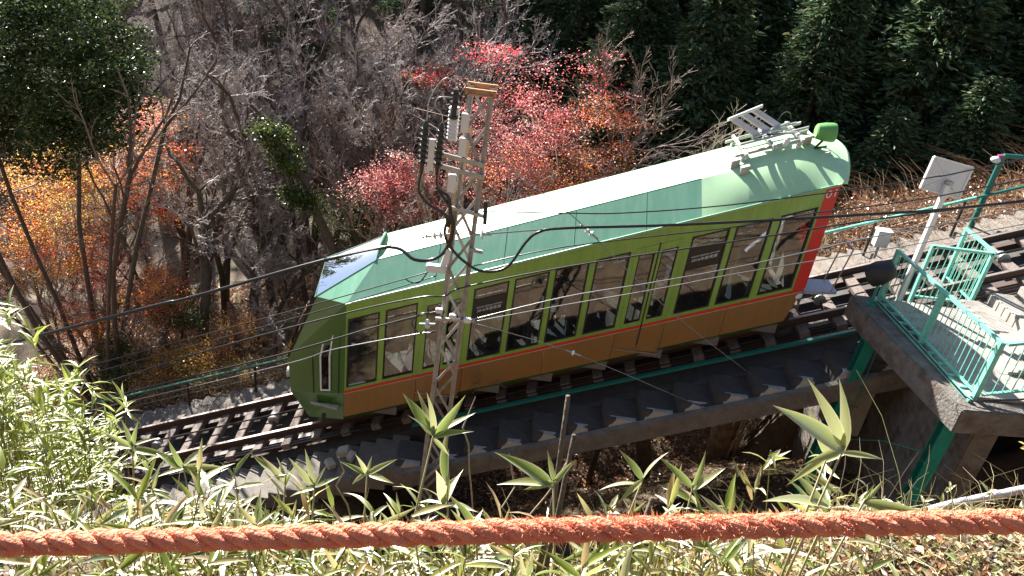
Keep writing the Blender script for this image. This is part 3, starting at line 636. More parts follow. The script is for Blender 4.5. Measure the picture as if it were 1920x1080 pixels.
# right end of the rail in a lighter teal
MB(True).tube([(5.0, 3.25, -.78), (8.9, 3.25, -.78)], .037, 8).build('lighter_rail', M_TEAL, hr, label='lighter teal stretch of the rail')

# ------------------------------------------------------------------ station landing at right
PZ = 2.0
plat = thing('station_landing', 'weathered concrete station landing and slab with mossy edge at right', 'platform', (6.5, -1.8, PZ-.5))
def slab(pts, z0, z1, nm, mt_, bevel=.02):
    n = len(pts); mb = MB().add([(x, y, z0) for x, y in pts]+[(x, y, z1) for x, y in pts], [tuple(reversed(range(n))), tuple(range(n, 2*n))]+[(i, (i+1) % n, n+(i+1) % n, n+i) for i in range(n)])
    return mb.build(nm, mt_, plat, bevel=bevel)
slab([(5.26, -.46), (5.70, -3.42), (7.2, -3.30), (7.2, -.10), (5.28, -.10)], PZ-.42, PZ, 'slab', M_CONCD)
slab([(5.9, -3.1), (7.25, -3.05), (7.25, -.24), (5.9, -.24)], PZ, PZ+.045, 'floor_screed', M_CONC, .01)
# wide boarding steps rising to the right, following the grade
for k in range(16):
    x0 = 7.20+k*.47; z = PZ+.2*(k+1)
    mb = MB().box((x0, -3.30+k*.02, z-.62), (x0+.56, -.14, z)); mb.build('boarding_step', M_CONC, plat, bevel=.02)
    if k < 6:
        for j in range(3):                                   # small intermediate treads on the camera side
            MB().box((x0-.01-.14*(j+1)+.02, -2.35, z-.62), (x0+.02-.14*j, -1.35, z-.05*(j+1))).build('tread', M_CONC, plat, bevel=.008)
slab([(6.35, -3.0), (6.75, -3.02), (7.0, -.5), (6.6, -.4)], -6.5, PZ-.42, 'pier_wall', M_CONCD, .03)
rk = random.Random(8); M_STONE2 = mat('dirty_stone', (.34, .31, .26), (.20, .17, .14), 6, .95, bump=.7, bscale=10, dirt=(.10, .09, .06), dscale=2, damt=.7)
blk = MB().add([(5.95, .15, -1.25), (6.5, -.1, -1.15), (6.62, .1, -.1), (6.25, .3, .12), (6.0, .35, .05), (5.95, .65, -1.25), (6.6, .6, -1.15), (6.62, .6, -.1), (6.25, .7, .12), (6.0, .7, .05)], [(0,1,2,3,4),(9,8,7,6,5),(0,5,6,1),(1,6,7,2),(2,7,8,3),(3,8,9,4),(4,9,5,0)]).build('concrete_block', M_STONE, bevel=.02)
tag(blk, 'pale broken concrete block standing under the bridge behind the teal column', 'rubble')
# teal steel columns under the slab
def hcol(p, q, label):
    c = thing('steel_column', label, 'column', (q[0], q[1], q[2]), 'teal columns under the landing')
    p = Vector(p); q = Vector(q); d = (p-q).normalized(); s_ = Vector((1, 0, 0)); s_ = (s_-d*s_.dot(d)).normalized(); f_ = d.cross(s_)
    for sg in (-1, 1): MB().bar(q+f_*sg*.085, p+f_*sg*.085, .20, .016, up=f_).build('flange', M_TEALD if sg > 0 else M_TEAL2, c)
    MB().bar(q, p, .014, .155, up=f_).build('web', M_TEAL2, c)
    MB().box((p.x-.15, p.y-.15, p.z-.005), (p.x+.15, p.y+.15, p.z+.02)).build('cap_plate', M_TEAL2, c)
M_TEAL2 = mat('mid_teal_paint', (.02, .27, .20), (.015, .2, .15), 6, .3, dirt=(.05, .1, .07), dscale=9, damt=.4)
hcol((5.50, -.85, PZ-.44), (5.25, -.85, -4.2), 'teal steel column under the landing, nearest the track')
hcol((5.88, -3.05, PZ-.44), (5.78, -3.05, -3.2), 'teal steel column under the near corner of the landing')
tag(MB().bar((5.35, -.85, -2.6), (5.9, -3.0, -1.6), .06, .06).build('column_brace', M_TEALD), 'dark teal brace between the two columns under the landing', 'brace')
# fence: posts, rails and every baluster
def fence(name, label, p, q, h, nb, post_ends=(True, True), pw=.075, mt_=None, cat='fence', loc=None):
    mt_ = mt_ or M_TEAL; p = Vector(p); q = Vector(q); f = thing(name, label, cat, tuple(loc or p))
    up = Vector((0, 0, 1))
    MB().bar(p+up*h, q+up*h, .06, .045).build('top_rail', mt_, f); MB().bar(p+up*.10, q+up*.10, .045, .03).build('bottom_rail', mt_, f)
    for e, on in ((p, post_ends[0]), (q, post_ends[1])):
        if on: MB().bar(e-up*.04, e+up*(h+.02), pw, pw, up=(0, 1, 0)).build('post', mt_, f)
    bm = MB().tube([(0, 0, .10), (0, 0, h-.02)], .0085, 5).mesh('baluster'); bm.materials.append(mt_)
    for k in range(nb):
        o = link('baluster', bm, f); o.location = p.lerp(q, (k+1)/(nb+1)) - f.location
    return f
f1 = fence('fence', 'light teal railing of thin balusters along the end of the station landing', (5.76, -.20, PZ+.0), (6.03, -3.08, PZ+.0), .98, 24)
for y in (-1.62,): MB().bar((5.895, y, PZ-.04), (5.895, y, PZ+.98), .085, .085, up=(0, 1, 0)).build('post', M_TEAL, f1)
MB().bar((5.66, -.25, PZ+.03), (5.91, -3.2, PZ+.03), .07, .04).build('kick_rail', M_TEAL, f1)
for k in range(9): MB().box((5.68+.026*k, -.5-.3*k, PZ+.03), (5.83+.026*k, -.46-.3*k, PZ+.07)).build('rail_bracket', M_TEAL, f1)
fence('fence', 'light teal railing beside the boarding steps at the right edge', (6.10, -3.10, PZ+.0), (9.8, -2.95, PZ+.9), .98, 26, (False, True))
MB().tube([(5.96, -.4, PZ+.05), (5.93, -1.8, PZ+.06), (5.88, -3.12, PZ+.03), (5.98, -3.24, PZ+.02), (6.6, -3.22, PZ+.09), (8.5, -3.16, PZ+.5)], .016, 6)
cb = MB().tube([(5.62, -.4, PZ+.075), (5.75, -1.8, PZ+.075), (5.86, -3.12, PZ+.05), (5.93, -3.22, PZ+.05), (6.6, -3.20, PZ+.16), (8.5, -3.14, PZ+.62)], .014, 6).build('floor_cable', M_CABLE, smooth=True); tag(cb, 'black cable running along the foot of the landing railing', 'cable')
g1 = fence('gate', 'light teal gate panel standing open on the landing', (6.42, -.02, PZ-.02), (7.50, -.02, PZ-.02), 1.10, 9, (True, True), .06, cat='gate')
fence('gate', 'light teal gate panel folded back behind the open gate', (7.56, .06, PZ-.02), (7.53, 1.0, PZ+.0), 1.10, 7, (True, True), .06, cat='gate')
fence('fence', 'light teal railing higher up the boarding steps at the right edge', (8.75, -.22, PZ+.72), (11.0, -.22, PZ+1.7), .92, 12)
# sign on its post, seen from the back
sg = thing('sign_board', 'white square sign board on a white post, seen from behind above the gate', 'sign', (6.12, -.18, PZ))
MB().bar((6.12, -.18, PZ), (6.12, -.18, PZ+2.25), .085, .085, up=(0, 1, 0)).build('post', M_WHITE, sg)
c0 = Vector((6.11, -.09, PZ+2.34)); ax = Vector((.985, .05, -.15)).normalized(); ay = Vector((0, .16, 1)).normalized(); ay = (ay-ax*ay.dot(ax)).normalized(); an = ax.cross(ay)
cn = [c0+ax*a*.36+ay*b*.27 for a, b in ((-1, -1), (1, -1), (1, 1), (-1, 1))]
M_SIGN = mat('sign_plate_white', (.70, .70, .70), (.62, .62, .62), 4, .5, dirt=(.4, .4, .38), dscale=7, damt=.3)
MB().add([p+an*.012 for p in cn]+[p-an*.012 for p in cn], [(0,1,2,3),(7,6,5,4),(0,4,5,1),(1,5,6,2),(2,6,7,3),(3,7,4,0)]).build('plate', M_SIGN, sg)
rim = MB()
for i in range(4): rim.bar(cn[i], cn[(i+1) % 4], .03, .05, up=an)
rim.build('rim', M_WHITE, sg)
br = MB()
for i in range(4): br.bar(c0+an*.02, c0.lerp(cn[i], .9)+an*.02, .012, .012, up=an)
br.build('cross_brace', M_WHITE, sg)
MB().box((6.09, -.17, PZ+2.18), (6.22, -.05, PZ+2.30)).build('clamp', M_GALV, sg)
# black drum-shaped loudspeaker at the fence end
sp = thing('loudspeaker', 'black round loudspeaker beside the end of the landing railing', 'loudspeaker', (5.55, -.42, PZ))
MB().tube([(5.62, -.50, PZ+.78), (5.60, -.46, PZ+.74), (5.50, -.36, PZ+.60), (5.40, -.28, PZ+.48)], [.05, .17, .215, .20], 18).build('drum', M_BLACK, sp, smooth=50)
MB().tube([(5.52, -.42, PZ), (5.52, -.42, PZ+.5)], .025, 8).build('stand', M_TEAL2, sp); MB().box((5.44, -.5, PZ), (5.60, -.34, PZ+.02)).build('foot', M_TEAL2, sp)
# small grey box on the far stairs
bx = thing('junction_box', 'small white junction box on a post on the far side of the track', 'junction box', (7.0, 2.75, 7.0*TS-1.55))
MB().box((6.86, 2.66, 7.0*TS-1.15), (7.14, 2.86, 7.0*TS-.80)).build('case', M_WHITE, bx, bevel=.015); MB().box((6.84, 2.64, 7.0*TS-.80), (7.16, 2.88, 7.0*TS-.77)).build('lid', M_WHITE, bx); MB().tube([(7.0, 2.76, 7.0*TS-1.62), (7.0, 2.76, 7.0*TS-1.15)], .03, 8).build('post', M_GALV, bx)
# dark green mast with an arm, lamp beside it
gm = thing('lamp_mast', 'dark green mast with a short arm on the far side of the track at right', 'mast', (9.1, 3.3, 9.1*TS-1.9))
MB().tube([(9.1, 3.3, 9.1*TS-1.95), (9.12, 3.3, 3.98)], .06, 10).build('mast_tube', M_TEALD, gm, smooth=40); MB().tube([(9.12, 3.3, 3.96), (10.4, 3.3, 4.02)], .05, 10).build('arm', M_TEALD, gm, smooth=40)
lp = thing('warning_lamp', 'small white lamp with a red base on top of the green mast', 'lamp', (9.0, 3.3, 3.85))
MB().sphere((8.98, 3.28, 3.86), (.10, .10, .07)).build('globe', M_PORC, lp, smooth=True); MB().box((9.0, 3.25, 3.90), (9.10, 3.32, 3.97)).build('base', mat('magenta_plastic', (.5, .05, .2), None, 4, .4), lp)
# drain pipe and thin lines at lower right
tag(MB().tube([(8.6, -6.0, 3.3), (6.7, -5.0, 2.46), (5.35, -4.5, 1.2), (4.8, -4.3, .6)], .055, 12).build('drain_pipe', mat('grey_plastic_pipe', (.42, .42, .44), (.34, .34, .36), 5, .5), smooth=40), 'pale grey plastic drain pipe slanting down at lower right', 'pipe')
tag(MB().tube([(5.62, -1.0, PZ-.42), (5.62, -1.0, -2.6)], .009, 6).build('hanging_cable', M_TEALD), 'thin teal cable hanging straight down from the landing slab', 'cable')
tag(MB().tube([(5.62, -1.02, -.55), (5.75, -2.0, .25), (6.1, -2.9, .75)], .009, 6).build('tie_cable', M_TEAL2), 'thin teal cable strung from the hanging line to the masonry', 'cable')
# ------------------------------------------------------------------ lattice pylon and its gear
PY = -1.35
pyl = thing('lattice_pylon', 'tall grey lattice steel pylon in front of the car, base behind the bamboo grass', 'pylon', (-1.85, PY, -3.2))
zb, zt = -4.6, 5.12
def leg_at(z, sx, sy):
    t = (z-zb)/(zt-zb); wx = .185-.035*t; cx = -1.88+.21*t
    return Vector((cx+sx*wx, PY+sy*wx, z))
for sx in (-1, 1):
    for sy in (-1, 1):
        a, b = leg_at(zb, sx, sy), leg_at(zt, sx, sy)
        MB().bar(a, b, .072, .012, up=(0, 1, 0)).bar(a+Vector((-sx*.030, sy*.030, 0)), b+Vector((-sx*.030, sy*.030, 0)), .012, .06, up=(0, 1, 0)).build('leg', M_PYLON, pyl)
nb = 17
for k in range(nb):
    z0 = zb+(zt-zb)*k/nb; z1 = zb+(zt-zb)*(k+1)/nb
    for face in range(4):
        c = [(-1, -1), (1, -1), (1, 1), (-1, 1)]; a, b = c[face], c[(face+1) % 4]
        if (k+face) % 2: a, b = b, a
        MB().bar(leg_at(z0, *a), leg_at(z1, *b), .048, .009, up=(1, .3, 0) if face % 2 else (0, 1, .1)).build('lattice_brace', M_PYLON, pyl)
for i, (y0, z) in enumerate(((-.20, 5.12), (.16, 5.12))):
    mb = MB(); x0, x1 = -1.87, -1.47; y = PY+y0
    mb.bar((x0, y, z+.035), (x1, y, z+.035), .03, .018).bar((x0, y, z-.045), (x1, y, z-.045), .03, .018).bar((x0, y, z-.055), (x0, y, z+.045), .04, .03, up=(0, 1, 0)).bar((x1, y, z-.055), (x1, y, z+.045), .04, .03, up=(0, 1, 0)).bar((x0, y+.02, z), (x1, y+.02, z), .006, .07)
    mb.build('rusty_top_channel', M_RUST, pyl, label='orange-brown rusty channel on top')
MB().bar((-2.30, PY-.20, 4.16), (-1.50, PY-.20, 4.05), .07, .035, up=(0, 1, 0)).build('cable_arm', M_GALV, pyl); MB().bar((-2.30, PY-.20, 3.98), (-1.48, PY-.20, 3.86), .07, .035, up=(0, 1, 0)).build('cable_arm', M_GALV, pyl)
MB().bar((-1.95, PY-.2, 3.32), (-1.40, PY-.2, 3.24), .05, .05).build('equipment_arm', M_GALV, pyl); MB().bar((-2.02, PY-.2, 1.32), (-1.38, PY-.2, 1.36), .04, .05).build('wire_bracket', M_GALV, pyl)
MB().bar((-1.42, PY-.2, 3.50), (-1.40, PY-.2, 3.12), .06, .06, up=(0, 1, 0)).build('counterweight_case', M_DARKST, pyl)
MB().bar((-1.60, PY-.21, 2.66), (-1.38, PY-.21, 2.64), .05, .05).build('cross_tie', M_PYLON, pyl)
tag(MB().bar((-1.95, PY+.05, 2.55), (-1.78, PY+.05, 4.52), .09, .06, up=(0, 1, 0)).build('rusty_pole', M_RUST, pyl), None)
for z, x in ((4.66, -1.84), (4.30, -1.84), (3.72, -1.95)):
    MB().box((x-.07, PY-.26, z-.14), (x+.05, PY-.18, z+.14)).build('terminal_box', M_PORC, pyl, bevel=.01)
# cable sealing ends: a white stack with a dark cap on the pole, two long black ones on the arm
ph = thing('high_voltage_insulator', 'white ribbed insulator with a black cap near the top of the pylon', 'insulator', (-2.02, PY-.2, 4.36))
mb = MB()
for k in range(9): mb.tube([(-2.02, PY-.2, 4.38+k*.055), (-2.02, PY-.2, 4.405+k*.055), (-2.02, PY-.2, 4.43+k*.055)], [.075, .085, .07], 14)
mb.build('ribbed_body', M_PORC, ph, smooth=50)
MB().tube([(-2.02, PY-.26, 4.72), (-2.02, PY-.26, 5.14)], .045, 10).build('black_cap', M_CABLE, ph); MB().tube([(-2.02, PY-.26, 4.92), (-2.02, PY-.26, 4.96)], .075, 12).tube([(-2.02, PY-.26, 5.05), (-2.02, PY-.26, 5.08)], .07, 12).tube([(-2.02, PY-.26, 4.72), (-2.02, PY-.26, 4.76)], .07, 12).build('shed', M_CABLE, ph)
for i, (x, lab) in enumerate(((-2.42, 'slim black ribbed cable end hanging on the pylon arm, left one of two'), (-2.19, 'slim black ribbed cable end hanging on the pylon arm, right one of two'))):
    t_ = thing('cable_termination', lab, 'insulator', (x, PY-.22, 3.9), 'black cable ends on the pylon arm')
    z0, z1 = 3.82, 4.62
    MB().tube([(x, PY-.22, z0), (x, PY-.22, z0+.3), (x+.01, PY-.22, z1-.05), (x+.02, PY-.22, z1)], [.03, .05, .045, .02], 10).build('body', M_CABLE, t_, smooth=40)
    mb = MB()
    for k in range(7): mb.tube([(x, PY-.22, z0+.16+k*.085), (x, PY-.22, z0+.185+k*.085)], .072, 10)
    mb.build('shed', M_CABLE, t_)
MB().box((-2.345, PY-.24, 3.88), (-2.25, PY-.20, 4.36)).build('mounting_plate', M_PORC, pyl)
def cable(name, label, pts, r, cat='cable', mt_=None, n=7, sub=6, group=None):
    P = [Vector(p) for p in pts]; out = []
    if len(P) > 2 and sub > 1:
        for i in range(len(P)-1):
            a, b, c, d = P[max(i-1, 0)], P[i], P[i+1], P[min(i+2, len(P)-1)]
            for k in range(sub):
                t = k/sub; out.append(.5*((2*b)+(c-a)*t+(2*a-5*b+4*c-d)*t*t+(3*b-a-3*c+d)*t**3))
        out.append(P[-1])
    else: out = P
    o = MB().tube(out, r, n).build(name, mt_ or M_CABLE, smooth=True); return tag(o, label, cat, group)
F_ = PY-.22
cable('looped_cable', 'black cable drooping from the left cable end into the pylon loop', [(-2.42, F_, 3.84), (-2.44, F_, 3.55), (-2.30, F_, 3.35), (-2.02, F_, 3.2), (-1.97, F_, 3.0)], .022)
cable('looped_cable', 'black cable drooping from the right cable end into the pylon loop', [(-2.19, F_, 3.84), (-2.16, F_, 3.6), (-2.02, F_, 3.42), (-1.93, F_, 3.25), (-1.95, F_, 3.0)], .022)
cable('jumper_wire', 'thin pale wire arching from the left cable end over to the white insulator', [(-2.40, F_, 4.6), (-2.38, F_, 4.95), (-2.2, F_, 5.25), (-2.05, F_, 5.22), (-2.02, F_, 5.12)], .008, 'wire', M_GALV)
cable('jumper_wire', 'thin pale wire arching from the right cable end over to the white insulator', [(-2.17, F_, 4.6), (-2.2, F_, 4.75), (-2.3, F_, 4.85), (-2.25, F_, 4.98), (-2.04, F_, 5.0)], .008, 'wire', M_GALV)
cable('power_cable', 'thick black power cable coming from the left and looping up the pylon', [(-20, PY, -5.0), (-7.91, PY, .28), (-6.19, PY, 1.0), (-3.97, PY, 2.01), (-2.87, PY, 2.42), (-2.44, F_, 2.37), (-2.14, F_, 2.41), (-1.96, F_, 2.60), (-1.88, F_, 2.95), (-1.94, F_, 3.25), (-2.0, F_, 3.5), (-2.2, F_, 3.62)], .029)
cable('power_cable', 'thick black power cable sagging from the pylon and running off to the right', [(-1.93, F_, 3.2), (-2.0, F_, 2.95), (-1.93, F_, 2.72), (-1.69, F_, 2.47), (-1.36, F_, 2.31), (-.98, F_, 2.43), (-.73, PY, 2.79), (-.55, PY, 3.0), (-.14, PY, 3.13), (1.61, PY, 3.43), (4.51, PY, 4.01), (6.64, PY, 4.51), (16, PY, 7.0)], .023)
def strand(name, label, pts, r=.011, mt_=None): return cable(name, label, pts, r, 'wire', mt_ or M_STR, 6, 5, 'overhead wires along the track')
M_STR = mat('stranded_wire', (.05, .05, .05), (.035, .035, .034), 30, .3, metal=.5)
M_STRL = mat('bright_stranded_wire', (.30, .30, .31), (.2, .2, .2), 30, .3, metal=.6)
strand('overhead_wire', 'highest thin overhead wire, from the pylon off to the upper right', [(-1.46, PY, 3.23), (-.18, PY, 3.38), (.69, PY, 3.5), (2.23, PY, 3.84), (4.35, PY, 4.44), (5.16, PY, 4.7), (6.35, PY, 5.15), (15, PY, 8.6)])
strand('overhead_wire', 'second overhead wire, crossing the number 01 corner of the car', [(-1.5, PY, 2.27), (-.09, PY, 2.81), (2.33, PY, 3.47), (3.64, PY, 3.91), (4.46, PY, 4.14), (5.21, PY, 4.37), (6.49, PY, 4.84), (15, PY, 8.0)])
strand('overhead_wire', 'dark overhead wire crossing in front of the window tops', [(-20, PY, -6.9), (-8.97, PY, -1.54), (-6.03, PY, -.06), (-3.61, PY, 1.06), (-2.32, F_, 1.69), (-1.9, F_, 1.78), (-1.59, F_, 1.99), (.13, PY, 2.51), (2.56, PY, 3.28), (4.54, PY, 3.92), (6.63, PY, 4.53), (15, PY, 7.1)], .014)
strand('overhead_wire', 'pale clamped wire ending at the pylon from the left', [(-20, PY, -7.0), (-8.51, PY, -1.63), (-4.7, PY, .07), (-3.09, PY, .86), (-2.02, F_, 1.46), (-1.9, F_, 1.44)], .016, M_STR)
strand('overhead_wire', 'pale wire crossing the window middles to the right, upper of a pair', [(-1.5, F_, 1.36), (.05, PY, 1.91), (1.38, PY, 2.36), (2.68, PY, 2.83), (3.82, PY, 3.30), (4.64, PY, 3.64), (6.7, PY, 4.39), (15, PY, 7.5)], .011, M_STRL)
strand('overhead_wire', 'pale wire crossing the window middles to the right, lower of a pair', [(-1.5, F_, 1.32), (.07, PY, 1.76), (1.41, PY, 2.23), (2.88, PY, 2.78), (4.73, PY, 3.4), (6.8, PY, 4.15), (15, PY, 7.2)], .009, M_STRL)
strand('overhead_wire', 'lowest thin wire from the left, crossing the front window of the car', [(-20, PY, -6.6), (-9.05, PY, -2.02), (-4.7, PY, -.16), (-3.71, PY, .34), (-1.99, F_, 1.10)], .010, M_STRL)
strand('overhead_wire', 'thin wire from the left over the green roof facet, upper of a pair', [(-20, PY, -6.1), (-9.09, PY, -1.12), (-4.68, PY, .90), (-2.44, F_, 2.06), (-2.09, F_, 2.24)], .010)
strand('overhead_wire', 'thin wire from the left over the green roof facet, lower of a pair', [(-20, PY, -6.3), (-9.12, PY, -1.3), (-4.68, PY, .74), (-2.33, F_, 1.99), (-2.1, F_, 2.12)], .010)
cable('strain_wire', 'strain wire with insulators passing the pylon above the car roof', [(-3.9, PY, 2.06), (-2.83, F_, 2.56), (-2.3, F_, 2.79), (-1.8, F_, 2.90), (-1.43, F_, 2.95), (-.47, PY, 3.06), (-.1, PY, 3.14)], .011, 'wire', M_STRL)
def disc_ins(label, c, axis, n=2, r=.065):
    c = Vector(c); axis = Vector(axis).normalized(); t_ = thing('strain_insulator', label, 'insulator', tuple(c), 'porcelain insulators on the wires')
    mb = MB()
    for k in range(n): p = c+axis*(k-.5*(n-1))*.09; mb.tube([p-axis*.03, p-axis*.005, p+axis*.012, p+axis*.02], [.025, r, r*.9, .03], 12)
    mb.build('disc', M_PORC, t_, smooth=50); MB().tube([c-axis*(.1+.045*n), c+axis*(.1+.045*n)], .018, 8).build('clevis', M_GALV, t_)
disc_ins('grey disc insulator on the strain wire, left of the pylon', (-2.10, F_-.01, 2.84), (1, 0, .25), 2)
disc_ins('grey disc insulator on the strain wire, right of the pylon', (-1.42, F_-.01, 2.95), (1, 0, .12), 1, .08)
disc_ins('red and white insulator beside the pylon at window height', (-2.14, F_-.02, 1.22), (.9, -.3, .3), 1, .085)
tag(MB().tube([(-2.30+.09*math.cos(t), F_, 2.79+.028*math.sin(t)) for t in np.linspace(0, 6.29, 15)], .009, 6).build('turnbuckle_ring', M_GALV), 'oval metal ring in the strain wire, left of the pylon', 'ring')
cable('guy_wire', 'guy wire from the pylon slanting down to the bridge edge, left one', [(-1.43, F_, 1.34), (.37, -1.25, .78), (3.05, -.92, -.31)], .008, 'wire', M_STRL, 6, 3)
disc_ins('white egg insulator on the left guy wire, over the orange skirt', (.37, -1.25, .78), (.93, .05, -.3), 1, .05)
cable('guy_wire', 'guy wire from the pylon top slanting down to the bridge edge, right one', [(-1.40, PY+.1, 4.12), (-.17, -1.2, 3.36), (.26, -1.2, 3.05), (1.88, -1.05, 1.72), (3.9, -.90, .40)], .008, 'wire', M_STRL, 6, 3)
disc_ins('white egg insulator on the right guy wire, over the roof edge', (.26, -1.2, 3.05), (.8, 0, -.55), 2, .05)
jb = thing('splice_box', 'white cable splice box strapped to the pylon above the roof edge', 'splice box', (-2.1, F_, 2.2))
MB().box((-2.24, F_-.06, 2.20), (-1.92, F_+.06, 2.32)).build('case', M_WHITE, jb, bevel=.015); MB().bar((-1.98, F_, 2.3), (-1.90, F_, 2.62), .09, .07, up=(0, 1, 0)).build('neck', M_WHITE, jb)
cable('drop_wire', 'short black wire looping below the splice box', [(-2.2, F_, 2.2), (-2.32, F_, 1.98), (-2.45, F_, 1.95), (-2.55, F_, 2.0)], .010)
cable('clamp_wire', 'slack black wire hanging below the pylon bracket at window height', [(-1.95, F_, 1.42), (-2.25, F_, 1.40), (-2.40, F_, 1.20), (-2.25, F_, 1.02), (-2.0, F_, 1.08)], .011)
for i, (x, z) in enumerate(((-1.97, 1.50), (-1.74, 1.42), (-1.50, 1.38))): MB().box((x-.06, F_-.05, z-.04), (x+.06, F_+.03, z+.04)).build('wire_clamp', M_WHITE, pyl, bevel=.012)
# ------------------------------------------------------------------ trees
def _n(v): return v/(np.linalg.norm(v)+1e-9)
def grow(rng, p, d, L, r, lev, P, segs, tips):
    ns = P.get('ns', 5) if lev < P['levels'] else 3
    step = L/ns
    for i in range(ns):
        d = _n(d + rng.normal(size=3)*P['wander']*(.6 if lev == 0 else 1) + np.array([0, 0, P['trop']])*(1 if lev else .3))
        q = p+d*step; r1 = max(r*(1-(.42 if lev else .34)/ns), P['rmin'])
        segs.append((p, q, r, r1, lev))
        if lev < P['levels'] and (i >= 1 or lev > 0) and i >= (P['clear']*ns if lev == 0 else 0):
            nk = P['kids'][min(lev, len(P['kids'])-1)]
            k = int(nk) + (rng.random() < nk-int(nk))
            for _ in range(k):
                a = rng.normal(P['ang'], .18); s_ = _n(np.cross(d, rng.normal(size=3)))
                dd = _n(d*math.cos(a)+s_*math.sin(a)); dd = _n(dd*np.array([1, 1, P['zs']]))
                grow(rng, q, dd, L*P['lr']*rng.uniform(.6, 1.15)*(1-.35*i/ns), max(r1*rng.uniform(.42, .66), P['rmin']), lev+1, P, segs, tips)
        p, r = q, r1
    if lev < P['levels']:
        for sg in (-1, 1):
            s_ = _n(np.cross(d, rng.normal(size=3))); dd = _n(d+s_*.45*sg)
            grow(rng, p, dd, L*P['lr']*.85, r*.75, lev+1, P, segs, tips)
    else: tips.append((p, d))
BASEP = dict(levels=4, kids=[1.2, 1.0, .9, .8], ang=.75, lr=.52, wander=.16, trop=.05, zs=.8, rmin=.006, clear=.3)
def wood(segs, off):
    """trunk and limbs in one mesh (thick, 7 sides), twigs in another (3 sides)"""
    A = [s_ for s_ in segs if s_[2] > .028]; B_ = [s_ for s_ in segs if s_[2] <= .028]
    def mk(S_, n, mul=1.0):
        if not S_: return None
        P0 = np.array([s_[0] for s_ in S_])-off; P1 = np.array([s_[1] for s_ in S_])-off; ext = (P1-P0); P1 = P1+ext*.04
        return frustums(P0, P1, np.array([s_[2] for s_ in S_]), np.array([s_[3] for s_ in S_]), n)
    return mk(A, 7), mk(B_, 3)
def leaf_cloud(rng, tips, segs, n, size, spread, cols, wts=None, flat=.55, lev=3, filt=None, grad=None):
    pts = np.array([t[0] for t in tips]+[s_[1] for s_ in segs if s_[4] >= lev])
    if filt is not None: pts = pts[filt(pts)]
    i = rng.integers(0, len(pts), n); P = pts[i]+rng.normal(size=(n, 3))*spread*np.array([1, 1, .6])
    L = size*rng.uniform(.7, 1.4, n)
    V, Q = leaf_quads(rng, P, L, L*.85, flat=flat)
    c = palette(rng, n, cols, .18, 4, wts)
    if grad is not None: c = np.clip(c*np.repeat(grad(P), 4, axis=0), 0, 1)
    return V, Q, c
def make_tree(name, label, seed, base, h, r, lean=(0, 0), P=None, twig=None, leaves=None, stems=1, cat='tree', group=None, bark=None, ztop=None, sprays=None):
    rng = np.random.default_rng(seed); Pm = dict(BASEP); Pm.update(P or {}); segs = []; tips = []
    base = np.array(base, float)
    for k in range(stems):
        a = 2*math.pi*k/stems+rng.random(); sp_ = .0 if stems == 1 else Pm.get('stemspread', .28)
        d = _n(np.array([lean[0]+sp_*math.cos(a), lean[1]+sp_*math.sin(a), 1.0]))
        grow(rng, base+np.array([math.cos(a), math.sin(a), 0])*(.12 if stems > 1 else 0)-np.array([0, 0, .25]), d, h*(1 if stems == 1 else rng.uniform(.75, 1.1)), r*(1 if stems == 1 else rng.uniform(.6, 1)), 0, Pm, segs, tips)
    if ztop is not None:
        f = (ztop-base[2])/(np.percentile([q[0][2] for q in tips], 98)-base[2]); segs = [(base+(a-base)*f, base+(b-base)*f, c, d, e) for a, b, c, d, e in segs]; tips = [(base+(a-base)*f, b) for a, b in tips]
    LV = []
    for sp in (sprays or []):                        # flat layered leaf sprays, each on its own twig
        c0 = np.array(sp['c']); rd = np.array(sp['r']); ref = np.array([q[1] for q in segs if q[4] >= 1 or len(segs) < 50]); P = []; C_ = []
        for _ in range(sp['ncl']):
            v = _n(rng.normal(size=3)); c = c0+v*rd*rng.random()**.42*rng.uniform(.75, 1.25)
            if math.sin(c[0]*3.1+1)*math.sin(c[2]*3.7+c[1]*1.3) > .45: continue
            j = int(np.argmin(((ref-c)**2).sum(1)+.6*np.clip(ref[:, 2]-c[2], 0, 9)**2)); p = ref[j]; m_ = (p+c)/2+np.array([0, 0, .10])+rng.normal(size=3)*.06
            segs += [(p, m_, .013, .010, 9), (m_, c, .010, .007, 9)]
            for _k in range(4): segs.append((m_+(c-m_)*rng.uniform(.3, 1), c+rng.normal(size=3)*np.array([.30, .30, .07]), .006, .004, 9))
            nl = int(sp['nl']*rng.uniform(.5, 1.4)); q = c+rng.normal(size=(nl, 3))*np.array([.30, .30, .075])*rng.uniform(.7, 1.25); P.append(q)
            pal = sp['cols'](c) if callable(sp['cols']) else sp['cols']; base_c = np.array(pal[int(rng.integers(len(pal)))]); C_.append(np.clip(base_c[None]*(1+rng.normal(size=(nl, 1))*.2)+rng.normal(size=(nl, 3))*.02, 0, 1))
        P = np.concatenate(P); n_ = len(P); L_ = sp['size']*rng.uniform(.6, 1.35, n_); V, Q = leaf_quads(rng, P, L_, L_*.85, flat=.6); LV.append((V, Q, np.repeat(np.concatenate(C_), 4, 0)))
    t = thing(name, label, cat, tuple(base), group)
    for V, Q, c in LV: link('crown', mesh_np('crown', V-base, Q, False, c, M_MAPLE), t)
    A, B_ = wood(segs, base)
    if A: link('trunk', mesh_np('trunk', *A, True, mat=bark or M_BARK), t)
    if B_: link('twigs', mesh_np('twigs', *B_, True, mat=twig or M_TWIG), t)
    for lf in (leaves or []):
        lf = dict(lf); mt_ = lf.pop('mat'); nm = lf.pop('name', 'crown')
        V, Q, c = leaf_cloud(rng, tips, segs, **lf); link(nm, mesh_np(nm, V-base, Q, False, c, mt_), t)
    return t
def gz(x, y): return float(ground_z(x, y))
